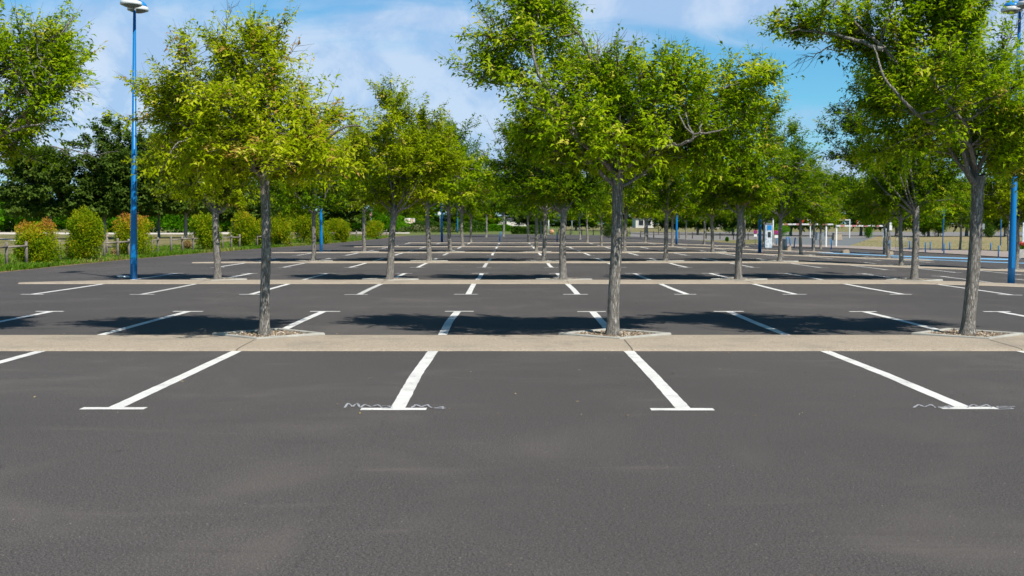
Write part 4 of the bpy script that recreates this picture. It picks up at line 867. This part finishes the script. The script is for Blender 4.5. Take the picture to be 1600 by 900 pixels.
# height barriers
def barrier(p0, p1, py0, py1, top, name_l, sign=None, over=(0, 0), tri=False):
    a = G(p0, py0); D = a[1]; mm = D / F; o = empty('height_barrier', a); z = a[2]; x1 = (p1 - p0) * mm; h = (py0 - top) * mm
    b_ = G(p1, py1); dy = -.8; x1 = (p1 - p0) * mm; dz = Z(a[0] + x1) - a[2]
    for (x, y, zz) in ((0, 0, 0), (x1, dy, dz)): MB().box((x, y, h / 2 + zz / 2), (.14, .14, h - zz + .1), bevel=.01).build('post', M['white_metal'], o)
    L = math.hypot(x1, dy); ang = math.atan2(dy, x1); u = np.array([math.cos(ang), math.sin(ang)])
    l0, l1 = -over[0] * mm, L + over[1] * mm
    MB().box((u[0] * (l0 + l1) / 2, u[1] * (l0 + l1) / 2 - .1, h - .06), (l1 - l0, .10, .15), rz=ang, bevel=.008).build('crossbeam', M['white_metal'], o)
    for f_ in (.12, .36, .60, .84):
        q = l0 + (l1 - l0) * f_; MB().box((u[0] * q, u[1] * q - .153, h - .06), ((l1 - l0) * .09, .012, .155), rz=ang).build('red_stripe', M['pale_red'], o)
    if sign:
        q = (sign[0] - p0) * mm; r = sign[2] * mm; zc = (py0 - sign[1]) * mm; s = empty('height_sign', (0, 0, 0))
        COL.objects.unlink(s); bpy.data.objects.remove(s)
        if tri:
            m = MB(); vv = [m.b.verts.new(p) for p in [(q - r, -.2, zc + r * .6), (q + r, -.2, zc + r * .6), (q, -.2, zc - r)]]; w_ = [m.b.verts.new((v.co.x, -.17, v.co.z)) for v in vv]
            m.b.faces.new(vv); m.b.faces.new(w_[::-1]); [m.b.faces.new((vv[k], w_[k], w_[(k + 1) % 3], vv[(k + 1) % 3])) for k in range(3)]
            m.build('warning_sign', M['red'], o)
        else:
            sg = MB().disc((q, -.2, zc), r, .03, 24).build('height_sign', M['red'], o)
            MB().disc((q, -.215, zc), r * .70, .014, 24).build('sign_face', M['white_metal'], sg)
            m = MB()
            for dx, wd_, hh in ((-.30, .10, .36), (-.08, .10, .36), (.14, .06, .3), (.30, .08, .3)): m.box((q + dx * r, -.222, zc), (wd_ * r, .008, hh * r))
            m.box((q, -.222, zc + r * .45), (r * .2, .008, r * .12)).box((q, -.222, zc - r * .45), (r * .2, .008, r * .12)).build('sign_lettering', M['ink'], sg)
            MB().box((q, -.16, (zc + h) / 2), (.04, .03, abs(zc - h) + .1)).build('sign_bracket', M['grey_metal'], sg)
    return tag(o, name_l, 'height barrier', 'white height barriers over the entrance lanes')
barrier(1217, 1287, 384.5, 385.2, 349.5, 'left white height barrier with faded red stripes and a red sign', (1252, 345.5, 4.0), (0, 10), True)
barrier(1266, 1325, 371.5, 375.5, 343.2, 'rear white height barrier with a round sign on top of its beam', (1292.5, 339.5, 3.6), (5, 0))
barrier(1306.5, 1377, 385.8, 391, 352, 'front right white height barrier with a round sign above its beam', (1340.5, 347.2, 4.2), (0, 0))
post_thing('white_pole', 1207.5, 380, 342, 2.3, 'white_metal', 'tall white pole left of the left height barrier', 'pole', cap='white_metal')
# signs
def no_parking(px, py, yc, r, label):
    g = G(px, py); mm = g[1] / F; o = empty('no_parking_sign', g); zc = (py - yc) * mm; R_ = r * mm
    MB().tube([(0, 0, -.05), (0, 0, zc + R_)], .03, 8).build('post', M['grey_metal'], o)
    s = MB().disc((0, -.06, zc), R_, .025, 24).build('sign_disc', M['red'], o); MB().disc((0, -.072, zc), R_ * .76, .012, 24).build('blue_face', M['sign_blue'], s)
    MB().box((0, -.078, zc), (R_ * .2, .008, R_ * 1.75), tilt=-.785).build('red_bar', M['red'], s); MB().box((0, -.080, zc), (R_ * .2, .008, R_ * 1.75), tilt=.785).build('cross_bar', M['red'], s)
    MB().box((0, -.06, zc - R_ * 1.9), (R_ * 1.6, .02, R_ * 1.3), bevel=.003).build('plate', M['white_metal'], o)
    return tag(o, label, 'sign', 'round no parking signs')
no_parking(1180, 382.5, 362.2, 3.0, 'round red and blue no parking sign beside the blue lamp post')
no_parking(1212.5, 384, 363, 3.4, 'round red and blue no parking sign between white poles at the entrance')
def panel_sign(px, py, x0, x1, y0, y1, mat, post, label, name='sign', pr=.04, lines=0, inset=None):
    g = G(px, py); mm = g[1] / F; o = empty(name, g); MB().tube([(0, .04, -.05), (0, .04, (py - y0) * mm)], pr, 8).build('post', M[post], o)
    c = ((x0 + x1) / 2 - px) * mm; zc = (py - (y0 + y1) / 2) * mm; p = MB().box((c, -.03, zc), ((x1 - x0) * mm, .05, (y1 - y0) * mm), bevel=.008).build('panel', mat, o)
    if inset: MB().box((c, -.062, zc), ((x1 - x0) * mm * .88, .012, (y1 - y0) * mm * .84)).build('panel_face', inset, p)
    if lines:
        m = MB()
        for k in range(lines): m.box((c - (x1 - x0) * mm * .08, -.066, zc + (y1 - y0) * mm * (.3 - .6 * k / max(1, lines - 1))), ((x1 - x0) * mm * .6, .008, (y1 - y0) * mm * .07))
        m.build('sign_lettering', M['ink'], p)
    return tag(o, label, 'sign')
def mat_map():
    m, t, b = material('faded_site_map', .6, .3); p = objc(t); n = t.noise(p, 1.7, 3, .6, 1.0)
    t.put(b.inputs['Base Color'], t.ramp(n, [(0, (.22, .18, .2)), (.40, (.60, .36, .30)), (.46, (.74, .56, .50)), (.56, (.72, .62, .34)), (.62, (.76, .60, .52)), (1, (.66, .42, .34))])); return m
def mat_notice():
    m, t, b = material('pale_notice', .6, .3); n = t.noise(objc(t), 3, 4, .7)
    t.put(b.inputs['Base Color'], t.mix(t.ss(n, .45, .62), (.75, .80, .84), (.40, .50, .60))); return m
M['map'] = mat_map(); M['notice'] = mat_notice()
panel_sign(639.5, 362.6, 632, 648.5, 341, 353.3, M['white_metal'], 'white_metal', 'cream site map board on a single post at the end of the fence', 'map_board', .13, 0, M['map'])
panel_sign(654.5, 361, 652.5, 656.5, 344.5, 346.8, M['white_metal'], 'green_metal', 'tiny white sign on a green post right of the map board', 'sign')
panel_sign(687.5, 363.5, 684.5, 690, 330.5, 335.5, M['white_metal'], 'grey_metal', 'small white sign high on a post left of a blue lamp post', 'sign')
panel_sign(579.8, 372, 578.2, 581.4, 331.5, 338.5, M['white_metal'], 'grey_metal', 'small white and red sign near the far fence shrub', 'sign', .04, 0, M['pale_red'])
panel_sign(1391, 391, 1387.5, 1393, 346, 360, M['white_metal'], 'grey_metal', 'white sign with a red top beside two slim trunks', 'sign', .04, 0)
panel_sign(1383, 392, 1379, 1386, 357, 372, M['notice'], 'blue', 'pale notice panel on a blue post right of the right barrier', 'sign', .1, 0)
panel_sign(1533.5, 392.5, 1531.5, 1537.5, 349.5, 358.5, M['grey_metal'], 'green_metal', 'grey sign back on a green post right of the nearest right trunk', 'sign')
panel_sign(1577.5, 404, 1575.4, 1580, 345.5, 360, M['white_metal'], 'green_metal', 'narrow white sign peeping out left of the right lamp post', 'sign')
panel_sign(1598, 400, 1596.5, 1601, 348, 388, M['notice'], 'blue', 'tall pale panel at the right edge of the picture', 'sign')
# ticket kiosk
g = G(1196, 387.5); mm = g[1] / F; o = empty('ticket_kiosk', g)
o.location.x += .25; o.scale = (.5, .6, .80)
MB().box((0, 0, 1.2), (.95, .7, 2.4), bevel=.04).build('cabinet', M['notice'], o); MB().box((0, -.36, 2.05), (.75, .03, .5), bevel=.01).build('blue_header', M['dome_blue'], o)
MB().box((.0, -.36, 1.35), (.5, .03, .55), bevel=.01).build('screen', M['window'], o); MB().box((0, 0, 2.46), (1.1, .85, .12), bevel=.02).build('roof', M['grey_metal'], o); MB().box((-.56, 0, 1.2), (.16, .72, 2.3), bevel=.01).build('side_panel', M['notice'], o)
tag(o, 'white and blue ticket kiosk right of the blue lamp post by the entrance', 'kiosk')
# concrete blocks, bins, boulders
def block(name, px, py, top, wpx, mat, label, cat, dep=.7, tilt=0, extra=None):
    g = G(px, py); mm = g[1] / F; h = (py - top) * mm; w_ = wpx * mm; o = empty(name, g); m = MB()
    v0 = [(-w_ / 2, 0), (w_ / 2, 0), (w_ / 2, dep), (-w_ / 2, dep)]; k = .82
    a = [m.b.verts.new((x, y, -.02)) for x, y in v0]; c = [m.b.verts.new((x * k, y * .9 + .03, h * (1 - tilt * (x < 0)))) for x, y in v0]
    m.b.faces.new(a[::-1]); m.b.faces.new(c); [m.b.faces.new((a[j], a[(j + 1) % 4], c[(j + 1) % 4], c[j])) for j in range(4)]
    bmesh.ops.bevel(m.b, geom=m.b.edges[:], offset=min(.05, h * .1), segments=2, affect='EDGES'); m.build('body', M[mat], o)
    if extra: MB().box((0, dep / 2, h + .03), (w_ * .9, dep * .95, .07), bevel=.02).build(extra[0], M[extra[1]], o)
    return tag(o, label, cat)
block('concrete_block', 1227.5, 391.5, 375, 5, 'grey_metal', 'tall grey box behind a slim trunk near the left barrier', 'box', extra=('lid', 'grey_metal'))
block('stone_block', 1233.5, 392, 384, 7, 'stone', 'tan stone block leaning against the tall grey box', 'stone block', tilt=.4)
block('stone_block', 1322.5, 395.5, 390, 11, 'stone', 'low tan stone block lying by the light blue line', 'stone block', tilt=.35)
block('waste_container', 1282.5, 375, 363.5, 13, 'grey_metal', 'grey steel container behind the entrance, left one', 'container', 1.2, extra=('lid', 'grey_metal'))
block('concrete_trough', 1309.5, 375.5, 364.5, 14, 'stone', 'tan concrete trough behind the entrance, right of the container', 'container', 1.2, extra=('rim', 'concrete'))
block('stone_block', 1393, 398, 392.5, 7, 'stone', 'small brown stone block at the foot of a slim trunk', 'stone block', tilt=.3)
def rock(px, py, top, wpx, mat, label):
    g = G(px, py); mm = g[1] / F; r = wpx * mm / 2; rs = random.Random(int(px)); b = bmesh.new(); bmesh.ops.create_icosphere(b, subdivisions=3, radius=1)
    for v in b.verts: k = 1 + .12 * math.sin(v.co.x * 3 + 1) * math.sin(v.co.y * 4) + .08 * math.sin(v.co.z * 6 + v.co.x * 3); v.co = Vector((v.co.x * r * k, v.co.y * r * k, v.co.z * (py - top) * mm / 2 * k + (py - top) * mm / 2))
    for f in b.faces: f.smooth = True
    me = bpy.data.meshes.new('boulder'); b.to_mesh(me); b.free(); o = link('boulder', me, M[mat]); o.location = g; return tag(o, label, 'boulder')
rock(862, 366, 358.7, 7.5, 'terracotta', 'orange rounded boulder beside the tall white pole')
# steel crowd barrier
g = G(1399, 391); g2_ = G(1436, 390); o = empty('crowd_barrier', g); dx, dy = g2_[0] - g[0], g2_[1] - g[1]
MB().tube([(0, 0, .15), (0, 0, 1.08), (dx, dy, 1.08), (dx, dy, .15), (0, 0, .15)], .025, 6).build('frame', M['grey_metal'], o)
m = MB(); [m.tube([(dx * q, dy * q, .15), (dx * q, dy * q, 1.08)], .012, 5) for q in np.linspace(.05, .95, 20)]; m.build('bars', M['grey_metal'], o)
for q in (.1, .9): MB().tube([(dx * q, dy * q - .35, .02), (dx * q, dy * q, .15), (dx * q, dy * q + .35, .02)], .022, 6).build('foot', M['grey_metal'], o)
tag(o, 'grey steel crowd barrier behind the forked dark trunk', 'barrier')
# flower planter at right edge
g = G(1597, 404); o = empty('flower_planter', g); MB().box((0, 0, .3), (.9, .7, .6), bevel=.03).build('concrete_box', M['concrete'], o)
rs = np.random.RandomState(4); p = np.column_stack([rs.uniform(-.42, .42, 700), rs.uniform(-.3, .3, 700), rs.uniform(.6, .95, 700)]); V, T = leaves(p, rand_dir(rs, 700), rand_dir(rs, 700), np.full(700, .1), np.full(700, .05), rs)
link('leaves', npmesh('leaves', V, T, False, np.repeat(rs.rand(700), 5)), M['leaf_bright'], o)
p = np.column_stack([rs.uniform(-.42, .42, 260), rs.uniform(-.35, .3, 260), rs.uniform(.8, 1.05, 260)]); V, T = leaves(p, rand_dir(rs, 260), rand_dir(rs, 260), np.full(260, .09), np.full(260, .08), rs); link('flowers', npmesh('flowers', V, T), M['flower'], o)
tag(o, 'concrete planter of red flowers at the right edge of the picture', 'planter')
# drain cover
g = G(625, 375.8); tag(MB().lathe([(.45, 0), (.44, .012), (.02, .014)], (g[0], g[1], .001), 20).build('manhole_cover', M['slate']), 'small dark manhole cover in the lane near the map board', 'manhole cover')
# white litter by the lamp foot
for (px, py), lb in zip([(188, 435), (198, 435.6)], ['small white scrap of litter left of the lamp post foot', 'white crumpled litter touching the lamp post foot']):
    g = G(px, py); m = MB(); b2 = m.b; bmesh.ops.create_icosphere(b2, subdivisions=2, radius=.07); rr_ = random.Random(int(px))
    for v in b2.verts: v.co = Vector((v.co.x * 1.5, v.co.y, v.co.z * .5)) * rr_.uniform(.75, 1.2)
    o = m.build('litter', M['white_metal']); o.location = (g[0], g[1], strip_h + .035); tag(o, lb, 'litter')
# fallen leaves, twigs
rs = np.random.RandomState(77); n = 620
yy = 9.5 + 58 * rs.rand(n) ** 1.7; xx = rs.uniform(-.52, .52, n) * yy * 1.0
near = rs.rand(n) < .5; row = rs.randint(0, 3, n); xx = np.where(near, rs.uniform(-13, 13, n), xx); yy = np.where(near, 14.5 + 16.25 * row + rs.choice([-.15, 2.15], n) + rs.normal(0, .12, n), yy)
zz = np.array([Z(x) for x in xx]) + .012 + np.where((np.mod(yy - 14.5, 16.25) < 2.05), .04, 0); Ls = rs.uniform(.015, .042, n)
V, T = leaves(np.column_stack([xx, yy, zz]), unit(rand_dir(rs, n) * [1, 1, .1]), unit(rand_dir(rs, n) * .35 + [0, 0, 1]), Ls, Ls * .5, rs, .1)
tag(link('fallen_leaves', npmesh('fallen_leaves', V, T, False, np.repeat(rs.rand(n), 5)), M['litter']), 'scattered dry leaves and bits on the asphalt', 'leaf litter', kind='stuff')
